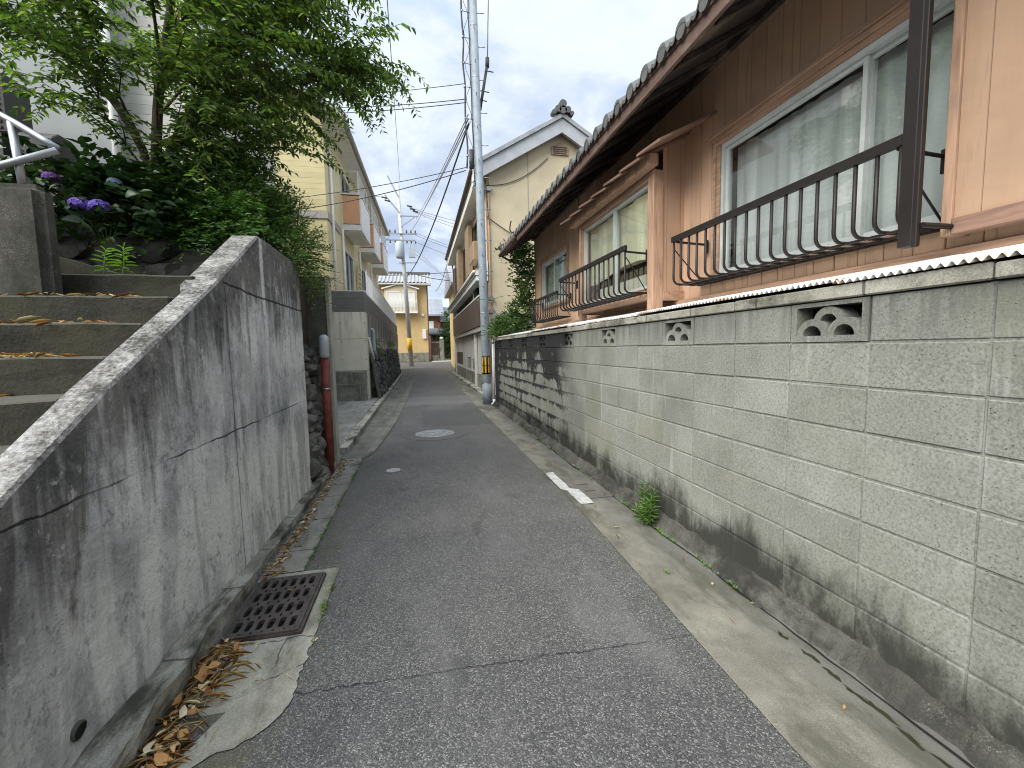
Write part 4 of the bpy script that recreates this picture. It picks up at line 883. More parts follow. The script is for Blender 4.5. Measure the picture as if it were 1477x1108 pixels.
# brown square post that hangs from the eave at the window
t = thing('awning_post', 'dark brown square steel post hanging in front of the big window', 'post', (2.35,1.66,1.95))
MB().box(2.325,2.385,1.628,1.690,1.925,3.95).box(2.3245,2.345,1.606,1.6275,1.915,3.95).build('post', 'brown_steel', t, bevel=.003)
MB().tube([(2.35,1.60,2.015),(2.69,1.60,2.015)], .014, 8).build('bracket', 'brown_steel', t)
# eaves and tiled roof
EX, EZ, SL = 1.95, 3.575, .60
y0h, y1h = -4, 9.78
MB().add([(EX,y0h,EZ),(HX+.02,y0h,EZ+SL*(HX+.02-EX)),(HX+.02,y1h,EZ+SL*(HX+.02-EX)),(EX,y1h,EZ)], [(0,1,2,3)])
sf = MB(); sf.quad((EX+.02,y0h,EZ+.03),(HX+.3,y0h,EZ+.03+SL*(HX+.28-EX)),(HX+.3,y1h,EZ+.03+SL*(HX+.28-EX)),(EX+.02,y1h,EZ+.03)); sf.build('eave_boarding', 'dark_wood', house, fix=False)
ra = MB(); y = y0h+.2
while y < y1h:
    ra.add([(EX+.03,y,EZ-.015),(HX+.1,y,EZ-.015+SL*(HX+.07-EX)),(HX+.1,y+.05,EZ-.015+SL*(HX+.07-EX)),(EX+.03,y+.05,EZ-.015),(EX+.03,y,EZ+.028),(HX+.1,y,EZ+.028+SL*(HX+.07-EX)),(HX+.1,y+.05,EZ+.028+SL*(HX+.07-EX)),(EX+.03,y+.05,EZ+.028)], [(0,3,2,1),(0,1,5,4),(2,3,7,6),(3,0,4,7)]); y += .455
o = ra.build('rafter', 'dark_wood', house)
MB().box(HX-.05,HX-.001,y0h,y1h,3.955,4.06).build('wall_plate', 'dark_wood', house)
fa = MB(); y = y0h
while y < y1h: fa.box(EX-.015, EX+.015, y, min(y+2.73,y1h), EZ-.012, EZ+.115); y += 2.733
fa.build('fascia', 'fascia_board', house, bevel=.003)
MB().box(EX-.028,EX-.0155,y0h,y1h,EZ+.085,EZ+.128).build('eave_batten', 'fascia_board', house)
def tile_roof(parent, xe, ze, xr, slope, ya, yb, pitch=.25, r=.052, mat='grey_tile', sgn=1):
    n = int((yb-ya)/pitch*10); V = []; rows = int((xr-xe)/.24)
    def hgt(y):
        f = ((y-ya)/pitch) % 1; 
        return r*1.15*math.sqrt(max(0, 1-((f-.5)/.26)**2)) if abs(f-.5) < .26 else -.020*sin(pi*min(f, 1-f)/.24)-.004
    F = []; mb = MB()
    for i in range(n+1):
        y = ya+(yb-ya)*i/n; h = hgt(y)
        for j in range(rows+1):
            x = xe+(xr-xe)*j/rows; zz = ze+slope*(x-xe)+h
            V += [(x, y, zz), (x, y, zz+.018)] if j else [(x, y, zz-.03), (x, y, zz)]
    m = 2*(rows+1)
    F = [(i*m+k,(i+1)*m+k,(i+1)*m+k+1,i*m+k+1) for i in range(n) for k in range(m-1)]
    mb.add(V, F); o = mb.build('roof', mat, parent, fix=False); return smooth_angle(o, 50)
rfo = tile_roof(house, 1.895, 3.715, 4.7, .60, -4.0, 9.80)
ec = MB(); y = -4.0+.125
while y < 9.8:                           # round tile ends, closed
    n = 16; R = .050; c = (1.897+.006*mnoise.noise(Vector((y*3,0,0))), y+.008*mnoise.noise(Vector((y*5,2,0))), 3.698+.006*mnoise.noise(Vector((y*4,7,0))))
    ec.add([(c[0], c[1]+R*cos(pi*2*q/n), c[2]+R*sin(pi*2*q/n)) for q in range(n)]+[(c[0]+.35, c[1]+R*cos(pi*2*q/n), c[2]+.20+R*sin(pi*2*q/n)) for q in range(n)], [tuple(range(n))]+[(q,(q+1)%n,n+(q+1)%n,n+q) for q in range(n)]); y += .25
ec.build('tile_end', 'grey_tile', rfo)
MB().bar((1.90,9.83,3.76),(4.7,9.83,5.44), .16, .13).build('verge_tile', 'grey_tile', rfo)
MB().tube(bez([(1.86,8.2,3.70),(1.80,8.2,3.72),(1.79,8.2,3.80),(1.815,8.2,3.92)], 4), .012, 6).build('snow_hook', 'brown_steel', house)
gt = MB()                                # short gutter remnant at the house end
for i in range(20):
    y = 8.2+1.55*i/20
gt.tube([(1.88,8.25,3.615),(1.88,9.76,3.60)], .038, 10).build('gutter', 'fascia_board', house, True)
MB().tube(bez([(1.9,9.7,3.58),(2.2,9.75,3.45),(2.62,9.76,3.38)], 4), .025, 8).build('downpipe', 'brown_trim', house, True)
# thin cable clipped down the wall between the two smaller windows
MB().tube(bez([(2.685,6.9,4.0),(2.68,6.88,3.3),(2.68,6.86,2.9),(2.68,6.9,2.0)], 4), .008, 5).build('wall_cable', 'cable', house)
# white downpipe at the far end of the block wall
t = thing('white_pipe', 'slim white plastic downpipe at the end of the block wall', 'pipe', (1.86,10.95,0))
MB().tube([(1.87,10.93,.12),(1.87,10.93,1.62)], .03, 10).build('pipe', 'white_paint', t, True)
MB().tube(bez([(1.87,10.93,.14),(1.86,10.90,.05),(1.80,10.84,.03)], 3), .032, 10).tube(bez([(1.87,10.93,1.60),(1.89,10.93,1.70),(2.0,10.9,1.74)], 3), .032, 10).build('elbow', 'white_paint', t, True)

# ------------------------------------------------------------------ yellow apartment house (turned a little towards the alley)
AT = radians(-1.7); A0 = (-2.66, 14.45)
def TA(x, y, z): return (A0[0]+x*cos(AT)-y*sin(AT), A0[1]+x*sin(AT)+y*cos(AT), z)
apt = thing('apartment_house', 'yellow sided two storey apartment house with peach balconies', 'apartment house', (-4.5,18,2.5))
AL = 12.6
def AM(): return MB(TA)
mb = AM(); holes = []
bal = [2.35, 5.95, 9.55]
for b in bal: holes += [(b+.15, b+1.75, 6.15, 8.05), (b+.15, b+1.75, 3.75, 5.25)]
wall_open(mb, lambda u, v, w: (-w, u, v), 0, AL, 2.3, 8.75, holes, .12); mb.build('street_wall', 'cream_siding', apt, fix=False)
AM().poly([(-7,0,2.3),(-.001,0,2.3),(-.001,0,8.5),(-3.5,0,10.5),(-7,0,8.5)]).build('gable_wall', 'yellow_siding', apt, fix=False); AM().quad((-7,AL,2.3),(-.001,AL,2.3),(-.001,AL,8.6),(-7,AL,8.6)).build('end_wall', 'yellow_siding', apt, fix=False)
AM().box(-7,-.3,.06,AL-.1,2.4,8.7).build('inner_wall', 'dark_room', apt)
AM().box(-7,.035,-.035,-.002,5.60,5.83).box(.002,.035,-.001,1.9,5.60,5.83).build('belt_course', 'belt_grey', apt)
for b, zz in [(b, z) for b in bal for z in (6.15, 3.75)]:
    h = 1.90 if zz > 5 else 1.5
    w = AM().box(-.06,.03,b+.12,b+.17,zz,zz+h).box(-.06,.03,b+1.73,b+1.78,zz,zz+h).box(-.06,.03,b+.17,b+1.73,zz+h-.05,zz+h).box(-.05,.01,b+.92,b+.97,zz,zz+h-.05).build('window', 'alloy_frame', apt)
    AM().quad((-.03,b+.17,zz),(-.03,b+1.73,zz),(-.03,b+1.73,zz+h-.05),(-.03,b+.17,zz+h-.05)).build('pane', 'window_glass', w, fix=False)
for b in bal:
    d = .68; L = 2.25
    p = AM().box(.0,d,b,b+L,5.90,6.10).build('balcony', 'pale_trim', apt)
    AM().box(.02,d-.05,b,b+.05,6.13,7.12).build('end_panel', 'peach_balcony', p); AM().box(.02,d-.05,b+L-.05,b+L,6.13,7.12).build('end_panel', 'peach_balcony', p)
    AM().box(d-.049,d,b-.01,b+L+.01,6.101,7.14).build('front_panel', 'pale_trim', p)
    AM().box(.0,d+.02,b-.02,b+L+.02,7.16,7.21).build('top_rail', 'pale_trim', p); AM().box(.0,.045,b-.005,b+.045,6.11,7.12).box(.1,d-.1,b+.1,b+L-.1,5.86,5.899).build('edge_trim', 'soffit_white', p)
    dr = AM()
    for y in (b+.03, b+L-.08): dr.box(d-.09,d-.05,y,y+.04,7.21,8.0)
    for i in range(7): dr.box(d-.08,d-.06,b+.03,b+L-.05,7.28+i*.11,7.30+i*.11) if i in (0,6) else dr.box(d-.08,d-.06,b+.1+i*.3,b+.12+i*.3,7.22,8.0)
    dr.tube([(0.02,b+.05,8.0),(d-.07,b+.05,8.0)], .018, 5).tube([(0.02,b+L-.06,8.0),(d-.07,b+L-.06,8.0)], .018, 5)
    dr.build('laundry_frame', 'pale_trim', p)
    lo = AM().box(.0,d,b,b+L,3.2,3.62).build('ground_parapet', 'peach_balcony', apt); AM().box(-.0,d+.02,b-.02,b+L+.02,3.66,3.72).box(.0,d,b,b+L,3.05,3.199).box(d-.03,d+.01,b,b+.04,3.62,3.66).build('top_rail', 'pale_trim', lo)
    ls = AM()
    for i in range(9): ls.box(.05,.07,b+2.45,b+3.25,3.3+.19*i,3.42+.19*i)
    ls.box(.03,.09,b+2.42,b+2.45,3.2,5.1).box(.03,.09,b+3.25,b+3.28,3.2,5.1).build('louvre_screen', 'cream_siding', apt)
for y in (.55, 2.05, 5.7, 9.3):
    AM().tube([(.06,y,2.4),(.06,y,8.35)] if y < 1 else [(.06,y,2.4),(.06,y,5.85)], .042, 8).build('downpipe', 'pale_trim', apt, True)
AM().prism([(.62,8.46),(.62,8.62),(-3.5,10.85),(-7.6,8.62),(-7.6,8.46),(-3.5,10.66)], 'y', -.45, AL+.5).build('roof', 'belt_grey', apt)
AM().quad((-.0,-.44,8.45),(.60,-.44,8.45),(.60,AL+.49,8.45),(0,AL+.49,8.45)).build('soffit', 'soffit_white', apt, fix=False)
AM().tube([(.68,-.45,8.50),(.68,AL+.5,8.50)], .07, 8).build('gutter', 'belt_grey', apt, True)

# ------------------------------------------------------------------ white rendered house behind the tree, with air conditioner
wh = thing('white_house', 'white rendered house with a tiled side wing behind the tree', 'house', (-5.5,8,2.5))
MB().box(-12,-3.92,7.0,11.5,2.4,7.6).build('wall', 'white_render', wh); MB().box(-12.3,-3.7,6.75,11.8,7.601,7.75).build('roof', 'grey_tile', wh)
MB().box(-3.918,-2.95,7.25,10.5,2.4,6.9).build('side_wing', 'grey_siding', wh); MB().tube([(-3.90,6.95,2.4),(-3.90,6.95,7.59)], .045, 8).build('downpipe', 'white_paint', wh, True)
MB().tube(sag((-5.6,6.97,4.20),(-3.95,6.97,4.05),.02), .012, 5).build('wall_cable', 'cable', wh)
t = thing('air_conditioner', 'dark air conditioner unit with louvred front against white house', 'air conditioner', (-4.55,6.4,3.6))
b = MB().box(-5.3,-4.52,6.2,6.55,4.05,4.72).build('casing', 'unit_dark', t, bevel=.02)
l = MB()
for i in range(9): l.box(-5.25,-4.58,6.185,6.199,4.10+i*.065,4.125+i*.065)
l.build('grille', 'brown_steel', t); MB().box(-5.2,-5.1,6.2,6.5,2.5,4.049).box(-4.7,-4.6,6.2,6.5,2.5,4.049).build('stand', 'unit_dark', t)
t = thing('equipment_box', 'low dark curved-lid box beside the air conditioner', 'box', (-4.2,6.4,3.6))
MB().prism([(6.15,2.5),(6.55,2.5),(6.55,4.05),(6.45,4.10),(6.25,4.10),(6.15,4.02)], 'x', -4.45, -4.08).build('casing', 'unit_dark', t, bevel=.01); MB().box(-4.46,-4.07,6.14,6.56,3.72,3.75).build('lid_rim', 'brown_steel', t)
tag(MB().box(-7,-3.0,6.62,6.72,2.4,3.84).build('garden_wall', 'shaded_mossy_step'), 'dark low garden wall below the white house', 'wall')

# ------------------------------------------------------------------ ochre house at the bend
oh = thing('ochre_house', 'ochre two storey house with silver roof tiles at the alley bend', 'house', (-1.5,38,.5))
OY = 38.0; oz = gz(OY)
mb = MB(); wall_open(mb, lambda u, v, w: (u, OY+w, v), -7.5, .80, oz+.75, 7.35, [(-2.35,-.35,5.05,6.45)], .15); mb.build('wall', 'ochre_wall', oh, fix=False)
MB().quad((.80,OY,oz),(.80,OY+7,oz),(.80,OY+7,7.35),(.80,OY,7.35)).build('side_wall', 'ochre_wall', oh, fix=False)
MB().box(-7.5,.83,OY-.03,OY-.001,oz-.5,oz+.75).build('plinth', 'gutter_concrete', oh); MB().box(.78,.87,OY-.06,OY-.001,oz,7.2).build('corner_post', 'brown_trim', oh)
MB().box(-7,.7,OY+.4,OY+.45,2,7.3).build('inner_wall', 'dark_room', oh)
bw = MB().prism([(-2.75,4.75),(-.05,4.75),(-.05,6.65),(-1.4,7.02),(-2.75,6.65)], 'y', OY-.45, OY-.005).build('bay_window', 'cream_wall', oh)
MB().prism([(-2.95,6.62),(-1.4,7.06),(.15,6.62),(.15,6.72),(-1.4,7.16),(-2.95,6.72)], 'y', OY-.6, OY-.006).build('bay_roof', 'pale_trim', bw)
MB().box(-2.5,-1.43,OY-.46,OY-.451,5.15,6.4).build('blind', 'soffit_white', bw); MB().box(-1.37,-.3,OY-.46,OY-.451,5.15,6.4).build('blind', 'soffit_white', bw); MB().box(-2.56,-2.5,OY-.49,OY-.45,5.1,6.45).box(-.3,-.24,OY-.49,OY-.45,5.1,6.45).box(-1.43,-1.37,OY-.49,OY-.45,5.1,6.45).box(-2.5,-.3,OY-.49,OY-.45,6.401,6.45).build('frame', 'pale_trim', bw)
r = MB().box(-2.75,-.05,OY-.75,OY-.70,5.60,5.66).box(-2.75,-.05,OY-.75,OY-.46,4.62,4.74)
for i in range(24): r.box(-2.73+i*.115,-2.70+i*.115,OY-.74,OY-.71,4.741,5.60)
r.build('railing', 'pale_trim', bw)
mb = MB(); n = 60; V = []
for i in range(n*6+1):
    x = -8+9.2*i/(n*6); h = .08*max(0, sin(2*pi*i/12))**.7 if sin(2*pi*i/12) > 0 else -.02
    for j in range(9): 
        q = j/8; V.append((x, OY-.75+2.9*q, 7.18+1.15*q+h+.03*((q*8) % 1)))
mb.add(V, [(i*9+j,(i+1)*9+j,(i+1)*9+j+1,i*9+j+1) for i in range(n*6) for j in range(8)]); rf = mb.build('roof', 'silver_tile', oh, fix=False); smooth_angle(rf)
MB().box(-8,1.2,OY+2.1,OY+2.5,8.28,8.55).build('ridge', 'grey_tile', rf); MB().box(-7.9,1.15,OY-.7,OY,7.02,7.14).build('eave', 'soffit_white', oh)
MB().box(.3,.62,OY-.16,OY-.001,2.45,3.25).build('meter_box', 'pale_trim', oh, bevel=.02); MB().box(.28,.48,OY-.12,OY-.001,4.4,4.6).build('vent_cap', 'pale_trim', oh)
tag(MB().box(-.95,-.75,OY-1.2,OY-.8,oz,oz+.22).box(-1.05,-.35,OY-1.3,OY-.7,oz-.02,oz+.16).build('planter', 'tan_box', bevel=.03), 'small brown planter at the foot of the ochre house', 'planter')
# gate and low wall beside it
t = thing('garden_gate', 'pale gatepost and slatted gate beside the ochre house', 'gate', (1.5,38.5,.5))
MB().box(1.75,2.15,38.4,38.8,oz-.2,2.35).build('post', 'gutter_concrete', t, bevel=.03); MB().rock((1.95,38.6,2.5), (.17,.17,.17), 3).build('finial', 'pale_trim', t, True)
MB().box(.95,1.70,38.5,38.62,oz-.1,1.0).box(.95,1.74,38.5,38.62,2.1,2.2).build('base', 'gutter_concrete', t)
for i in range(4): MB().box(1.0+i*.19,1.11+i*.19,38.54,38.58,1.0,2.1).build('slat', 'brown_trim', t)
# far houses with dark timber and grey roofs
fh = thing('timber_house', 'reddish timber house with a blue grey standing seam roof far behind', 'house', (1.5,52,0))
MB().box(-2,2.55,52,58,0,5.7).build('wall', 'red_wood', fh); MB().add([], [])
MB().prism([(51.3,5.65),(55,7.85),(58.7,5.65),(58.7,5.5),(55,7.6),(51.3,5.45)], 'x', -2.5, 3.0).build('roof', 'seam_roof', fh)
w = MB().box(1.15,1.75,51.93,51.99,3.6,4.9).build('window', 'pale_trim', fh); MB().box(1.22,1.68,51.92,51.93,3.7,4.8).build('pane', 'soffit_white', w)
fh = thing('dark_timber_house', 'dark timber house with a lower blue grey seamed roof behind lane', 'house', (4,52,0))
MB().box(2.6,9,53,58,0,4.9).build('wall', 'red_wood', fh); MB().box(2.6,9,52.5,52.99,4.2,4.9).build('fascia', 'dark_wood', fh)
MB().prism([(52,4.95),(55.5,6.9),(59,4.95),(59,4.8),(55.5,6.7),(52,4.8)], 'x', 2.3, 9.5).build('roof', 'seam_roof', fh)
t = thing('entrance_canopy', 'weathered tiled gate canopy over a dark doorway in the lane', 'gate', (2.2,45,.5))
MB().box(1.2,3.6,46,46.1,.4,3.0).build('door_wall', 'dark_wood', t); MB().prism([(44.9,3.15),(46,3.75),(47,3.15),(47,3.0),(44.9,3.0)], 'x', .9, 3.9).build('roof', 'grey_tile', t)
MB().box(1.25,1.37,45.3,45.42,.4,3.0).box(3.42,3.54,45.3,45.42,.4,3.0).build('post', 'brown_trim', t)
tag(MB().tube([(3.35,44,.5),(3.35,44,3.4)], .05, 8).build('signpost', 'galvanised', smooth=True), 'thin grey steel post standing in the far lane', 'post')

# ------------------------------------------------------------------ two storey cream house beyond the block wall
ch = thing('cream_house', 'cream two storey house with white bargeboards and brown slatted balcony', 'house', (4,18,0))
GY = 13.5; CX = 2.20; FAR = 25.6
RX, RZ, EZ2 = 4.62, 8.45, 7.05
MB().poly([(CX,GY,0),(7.1,GY,0),(7.1,GY,7.0),(RX,GY,RZ-.1),(CX,GY,7.0)]).build('gable_wall', 'cream_wall', ch, fix=False)
mb = MB(); wall_open(mb, lambda u, v, w: (CX+w, u, v), GY+.001, FAR, 3.9, 7.0, [(14.6,16.6,4.5,6.1),(18.2,20.6,4.4,6.1),(21.8,23.6,4.4,6.1)], .12)
mb.build('street_wall', 'cream_wall', ch, fix=False)
MB().box(CX-.01,CX+.10,GY-.012,GY-.001,0,6.9).build('corner_board', 'peach_wood', ch)
MB().box(CX+.3,7,GY+.1,FAR-.1,.1,6.9).build('inner_wall', 'dark_room', ch)
for a, b in ((14.6,16.6),(18.2,20.6),(21.8,23.6)):
    w = MB().box(CX-.03,CX+.05,a,a+.06,4.4,6.1).box(CX-.03,CX+.05,b-.06,b,4.4,6.1).box(CX-.03,CX+.05,a,b,6.04,6.1).box(CX-.02,CX+.04,(a+b)/2-.03,(a+b)/2+.03,4.4,6.04).build('window', 'brown_trim', ch)
    MB().quad((CX+.02,a+.06,4.4),(CX+.02,b-.06,4.4),(CX+.02,b-.06,6.04),(CX+.02,a+.06,6.04)).build('pane', 'window_glass', w, fix=False)
MB().box(1.98,CX-.04,16.75,17.9,4.35,6.25).build('shutter_box', 'tan_box', ch, bevel=.02); MB().box(1.93,CX-.005,14.9,16.0,4.55,5.2).build('wall_cabinet', 'tan_box', ch, bevel=.03); MB().box(1.95,CX-.01,20.7,21.7,4.35,6.2).build('shutter_box', 'tan_box', ch, bevel=.02)
MB().box(2.02,CX-.005,23.7,24.3,4.4,5.9).build('shutter_box', 'brown_trim', ch)
# lower roof band over the ground floor
MB().prism([(1.78,3.78),(1.78,3.86),(CX,4.22),(CX,3.80)], 'y', 13.42, FAR+.3).build('canopy', 'soffit_white', ch); MB().tube([(1.75,13.42,3.88),(1.75,FAR+.3,3.88)], .055, 8).build('canopy_gutter', 'off_white', ch, True)
MB().box(1.82,CX-.001,13.45,FAR+.2,3.62,3.775).build('canopy_fascia', 'pale_trim', ch)
# balcony front of brown slats, ground floor sheeting
MB().box(1.93,1.965,13.75,24.6,2.22,3.16).build('slat_panel', 'brown_panel', ch); MB().box(1.92,1.99,13.7,24.65,3.161,3.21).build('slat_rail', 'off_white', ch)
MB().box(1.96,2.12,13.7,24.7,2.06,2.20).build('beam', 'belt_grey', ch)
mb = MB(); wall_open(mb, lambda u, v, w: (2.14+w, u, v), 13.9, 26.2, .56, 2.05, [(21.6,25.0,.66,1.33),(18.1,19.7,.62,1.12),(16.4,17.7,.60,1.06)], .06); mb.build('sheet_wall', 'white_sheet', ch, fix=False)
MB().box(2.10,2.2,13.8,26.2,-.02,.559).build('plinth', 'gutter_concrete', ch)
MB().box(2.17,2.19,21.6,25.0,.66,1.33).build('vent_panel', 'brown_panel', ch)
for a, b in ((18.1,19.7),(16.4,17.7)):
    l = MB()
    for i in range(10): l.box(2.15,2.19,a,b,.63+i*.045,.65+i*.045)
    l.box(2.195,2.2,a,b,.6,1.1); l.build('louvre', 'alloy_frame', ch)
for y in (13.85, 15.9, 24.75): MB().box(2.02,2.12,y,y+.10,.0,3.7).build('post', 'off_white' if y > 14 else 'brown_trim', ch)
u = MB(); y = 15.95
u.box(2.04,2.18,15.05,15.8,3.25,3.75).box(2.12,2.19,16.2,17.6,3.22,3.61).box(2.12,2.19,18.2,21.2,3.22,3.61).box(2.12,2.19,21.9,24.5,3.22,3.61); u.build('upper_glazing', 'dark_room', ch)
for y in (16.1,16.9,17.7,18.1,19.6,21.3,21.8,23.1): MB().box(2.08,2.119,y,y+.07,3.20,3.615).build('mullion', 'brown_trim', ch)
# roof
for s_ in (-1, 1):
    ex = RX+s_*(RX-1.78); ez = 6.83
    mb = MB(); V = []
    n = 300
    for i in range(n+1):
        y = GY-.32+(FAR+.6-GY+.32)*i/n; h = .05*max(0, sin(2*pi*i/6))
        for j in range(8): q = j/7; V.append((ex+(RX-ex)*q, y, ez+.16+(RZ+.26-ez-.10)*q+h))
    mb.add(V, [(i*8+j,(i+1)*8+j,(i+1)*8+j+1,i*8+j+1) for i in range(n) for j in range(7)]); mb.build('roof', 'silver_tile', ch, fix=False)
    MB().prism([(ex,ez-.30),(RX,RZ-.26),(RX,RZ+.16),(ex,ez+.12)], 'y', GY-.30, GY-.20).build('bargeboard', 'barge_grey', ch)
    MB().prism([(ex,ez+.13),(RX,RZ+.17),(RX,RZ+.30),(ex,ez+.26)], 'y', GY-.36, GY-.12).build('verge_tile', 'silver_tile', ch)
    MB().quad((ex,GY-.2,ez-.02),(CX if s_ < 0 else 7.1,GY-.2,7.0),(CX if s_ < 0 else 7.1,FAR+.5,7.0),(ex,FAR+.5,ez-.02)).build('soffit', 'soffit_white', ch, fix=False)
    MB().box(ex-.02,ex+.16 if s_ < 0 else ex+.02,GY-.32,GY-.02,ez-.42,ez+.1).build('eave_end', 'pale_trim', ch)
MB().tube([(1.73,GY-.3,6.86),(1.73,FAR+.5,6.86)], .07, 8).build('gutter', 'brown_trim', ch, True)
MB().box(1.80,CX-.002,GY+.1,FAR+.3,6.45,6.70).build('cornice', 'soffit_white', ch)
MB().tube(bez([(1.75,FAR+.3,6.8),(1.9,FAR+.32,6.55),(2.12,FAR+.3,6.3),(2.14,FAR+.3,4.2)], 5), .04, 6).build('downpipe', 'brown_trim', ch, True)
og = MB()
for (dx, dz, r_) in ((0,.26,.12),(-.16,.10,.10),(.16,.10,.10),(-.29,.0,.07),(.29,.0,.07),(0,.08,.12)):
    og.tube([(RX+dx,GY-.42,RZ+.28+dz),(RX+dx,GY-.2,RZ+.28+dz)], r_, 12)
og.build('ridge_ornament', 'grey_tile', ch); MB().bar((RX,GY-.3,RZ+.36),(RX,FAR+.5,RZ+.36), .2, .26).build('ridge', 'grey_tile', ch)
v = MB().prism([(RX-.28,7.62),(RX+.28,7.62),(RX+.28,7.86),(RX+.12,7.92),(RX,8.0),(RX-.12,7.92),(RX-.28,7.86)], 'y', GY-.05, GY-.001).build('gable_vent', 'tan_box', ch)
l = MB()
for i in range(4): l.box(RX-.22,RX+.22,GY-.065,GY-.051,7.65+.06*i,7.68+.06*i)
l.build('vent_slats', 'brown_trim', v)
MB().box(3.55,3.57,GY-.012,GY-.001,2,7.8).build('joint', 'belt_grey', ch)
MB().tube(sag((CX+.05,GY-.03,6.55),(RX-.4,GY-.03,7.5),.25), .012, 5).tube(sag((CX,GY-.04,5.6),(4.2,GY-.04,4.6),.12), .014, 5).build('wall_cable', 'cable', ch)
br = MB()
for zz in (6.35,3.0,2.6,2.2): br.box(CX+.0,CX+.14,GY-.14,GY-.013,zz,zz+.12).tube([(CX-.05,GY-.12,zz+.05),(CX+.2,GY-.12,zz+.05)], .02, 6)
br.build('cable_bracket', 'galvanised', ch); MB().tube([(CX+.06,GY-.08,.5),(CX+.06,GY-.08,6.3)], .025, 6).build('conduit', 'tan_box', ch, True)
t = thing('lean_to_roof', 'small dark tiled lean-to roof in front of the cream gable', 'roof', (2.9,12.5,1.6))
mb = MB(); V = []; n = 66
for i in range(n+1):
    x = 2.28+1.75*i/n; h = .035*max(0, sin(2*pi*i/6))
    for j in range(6): q = j/5; V.append((x, 11.7+1.3*q, 1.78+.62*q+h))
mb.add(V, [(i*6+j,(i+1)*6+j,(i+1)*6+j+1,i*6+j+1) for i in range(n) for j in range(5)]); mb.build('tiles', 'grey_tile', t, fix=False)
MB().tube([(2.25,11.7,1.82),(2.25,13.0,2.44)], .08, 8).tube([(2.25,13.0,2.46),(4.0,13.0,2.46)], .09, 8).build('ridge_tile', 'grey_tile', t, True); MB().box(2.3,4.0,11.8,13.3,0,1.75).build('wall', 'off_white', t)
# ochre neighbour just past the cream house
t = thing('narrow_ochre_house', 'ochre house corner just beyond the cream house', 'house', (3,29,0))
MB().box(2.35,7,26.6,33,gz(28)-.3,5.6).build('wall', 'ochre_wall', t); MB().prism([(26.2,5.55),(29.8,7.2),(33.4,5.55),(33.4,5.4),(26.2,5.4)], 'x', 2.0, 7.3).build('roof', 'silver_tile', t)
MB().box(2.28,2.349,27.5,29,3.2,4.4).build('window_box', 'brown_trim', t)

# ------------------------------------------------------------------ utility poles and overhead cables
def pole_x(z): return 1.715-.0125*z
PY = 11.07
t = thing('utility_pole', 'tall grey steel utility pole beside the end of the block wall', 'utility pole', (1.715,PY,0))
MB().tube([(pole_x(z),PY,z) for z in (-.05,.8,12.6)], [.112,.110,.096], 20).build('pole', 'pole_steel', t, True)
MB().tube([(pole_x(z),PY,z) for z in (.0,.55)], [.124,.120], 20).build('base_sleeve', 'pole_steel', t, True)
for z in (.56,1.35,2.4,3.6,4.75,5.9,7.05,8.2,9.4): MB().tube([(pole_x(z),PY,z-.008),(pole_x(z),PY,z+.008)], .112-.0012*z, 20).build('ring', 'galvanised', t, True)
st = MB()
for i in range(22):
    z = 2.3+i*.39; a = 1 if i % 2 else -1; x = pole_x(z)
    if i % 2: st.tube([(x+.09,PY-.02,z),(x+.26,PY-.04,z)], .011, 6)
    else: st.tube([(x-.01,PY-.09,z),(x-.02,PY-.20,z)], .011, 6)
st.build('step_bolt', 'galvanised', t, True)
mk = MB().tube([(pole_x(1.05),PY,.81),(pole_x(1.05),PY,1.29)], .1175, 20).build('marker_band', 'marker_black', t, True)
ys_ = MB()
for a0 in (-2.97,-2.22,-1.47,-.72,.03,.78,1.53,2.28):
    for za, zb in ((.845,1.03),(1.045,1.255)):
        P = [(pole_x(1.05)+.1195*cos(a0+.18+.36*q/4), PY+.1195*sin(a0+.18+.36*q/4)) for q in range(5)]
        for (xa, ya), (xb, yb) in zip(P, P[1:]): ys_.quad((xa,ya,za),(xb,yb,za),(xb,yb,zb),(xa,ya,zb))
ys_.build('marker_stripes', 'marker_yellow', mk, fix=False)
for z in (6.3,7.2,7.95,8.5,9.1,9.7,10.2): MB().tube([(pole_x(z)-.09,PY-.02,z),(pole_x(z)-.29,PY-.05,z)], .010, 5).tube([(pole_x(z)-.30,PY-.05,z-.03),(pole_x(z)-.27,PY-.05,z+.03)], .022, 6).build('cable_clip', 'galvanised', t, True)
MB().tube(bez([(pole_x(z)-.29+.02*sin(z*5), PY-.05, z) for z in np.arange(6.0, 12.5, .5)], 3), .021, 6).tube(bez([(pole_x(z)-.125+.006*sin(z*7), PY-.03, z) for z in np.arange(5.6, 12.5, .5)], 3), .015, 6).tube(bez([(pole_x(z)-.2+.055*sin(z*8), PY-.04, z) for z in np.arange(6.0, 10.2, .1)], 2), .006, 5).build('riser_cable', 'cable', t, True)
MB().tube([(1.44,PY-.05,5.98),(1.445,PY-.05,6.45)], [.02,.05], 10).tube([(1.445,PY-.05,6.0),(1.445,PY-.05,6.38)], .048, 10).build('cable_joint', 'unit_dark', t, True)
ar = MB().tube([(pole_x(7.9)+.09,PY,7.45),(1.93,PY+.1,8.62)], .035, 8).tube([(1.93,PY+.1,8.55),(1.94,PY+.1,8.78)], .05, 8)
for q in (.15,.35,.8): ar.tube([(1.71+.28*q-.08,PY+.03,7.55+1.1*q),(1.71+.28*q+.14,PY+.03,7.53+1.1*q)], .014, 6)
ar.build('side_arm', 'unit_dark', t, True); MB().tube([(1.94,PY+.1,8.7),(1.97,PY+.12,9.5),(2.03,PY+.14,10.6),(2.1,PY+.2,12.2)], .016, 6).build('down_lead', 'grey_cable', t, True)
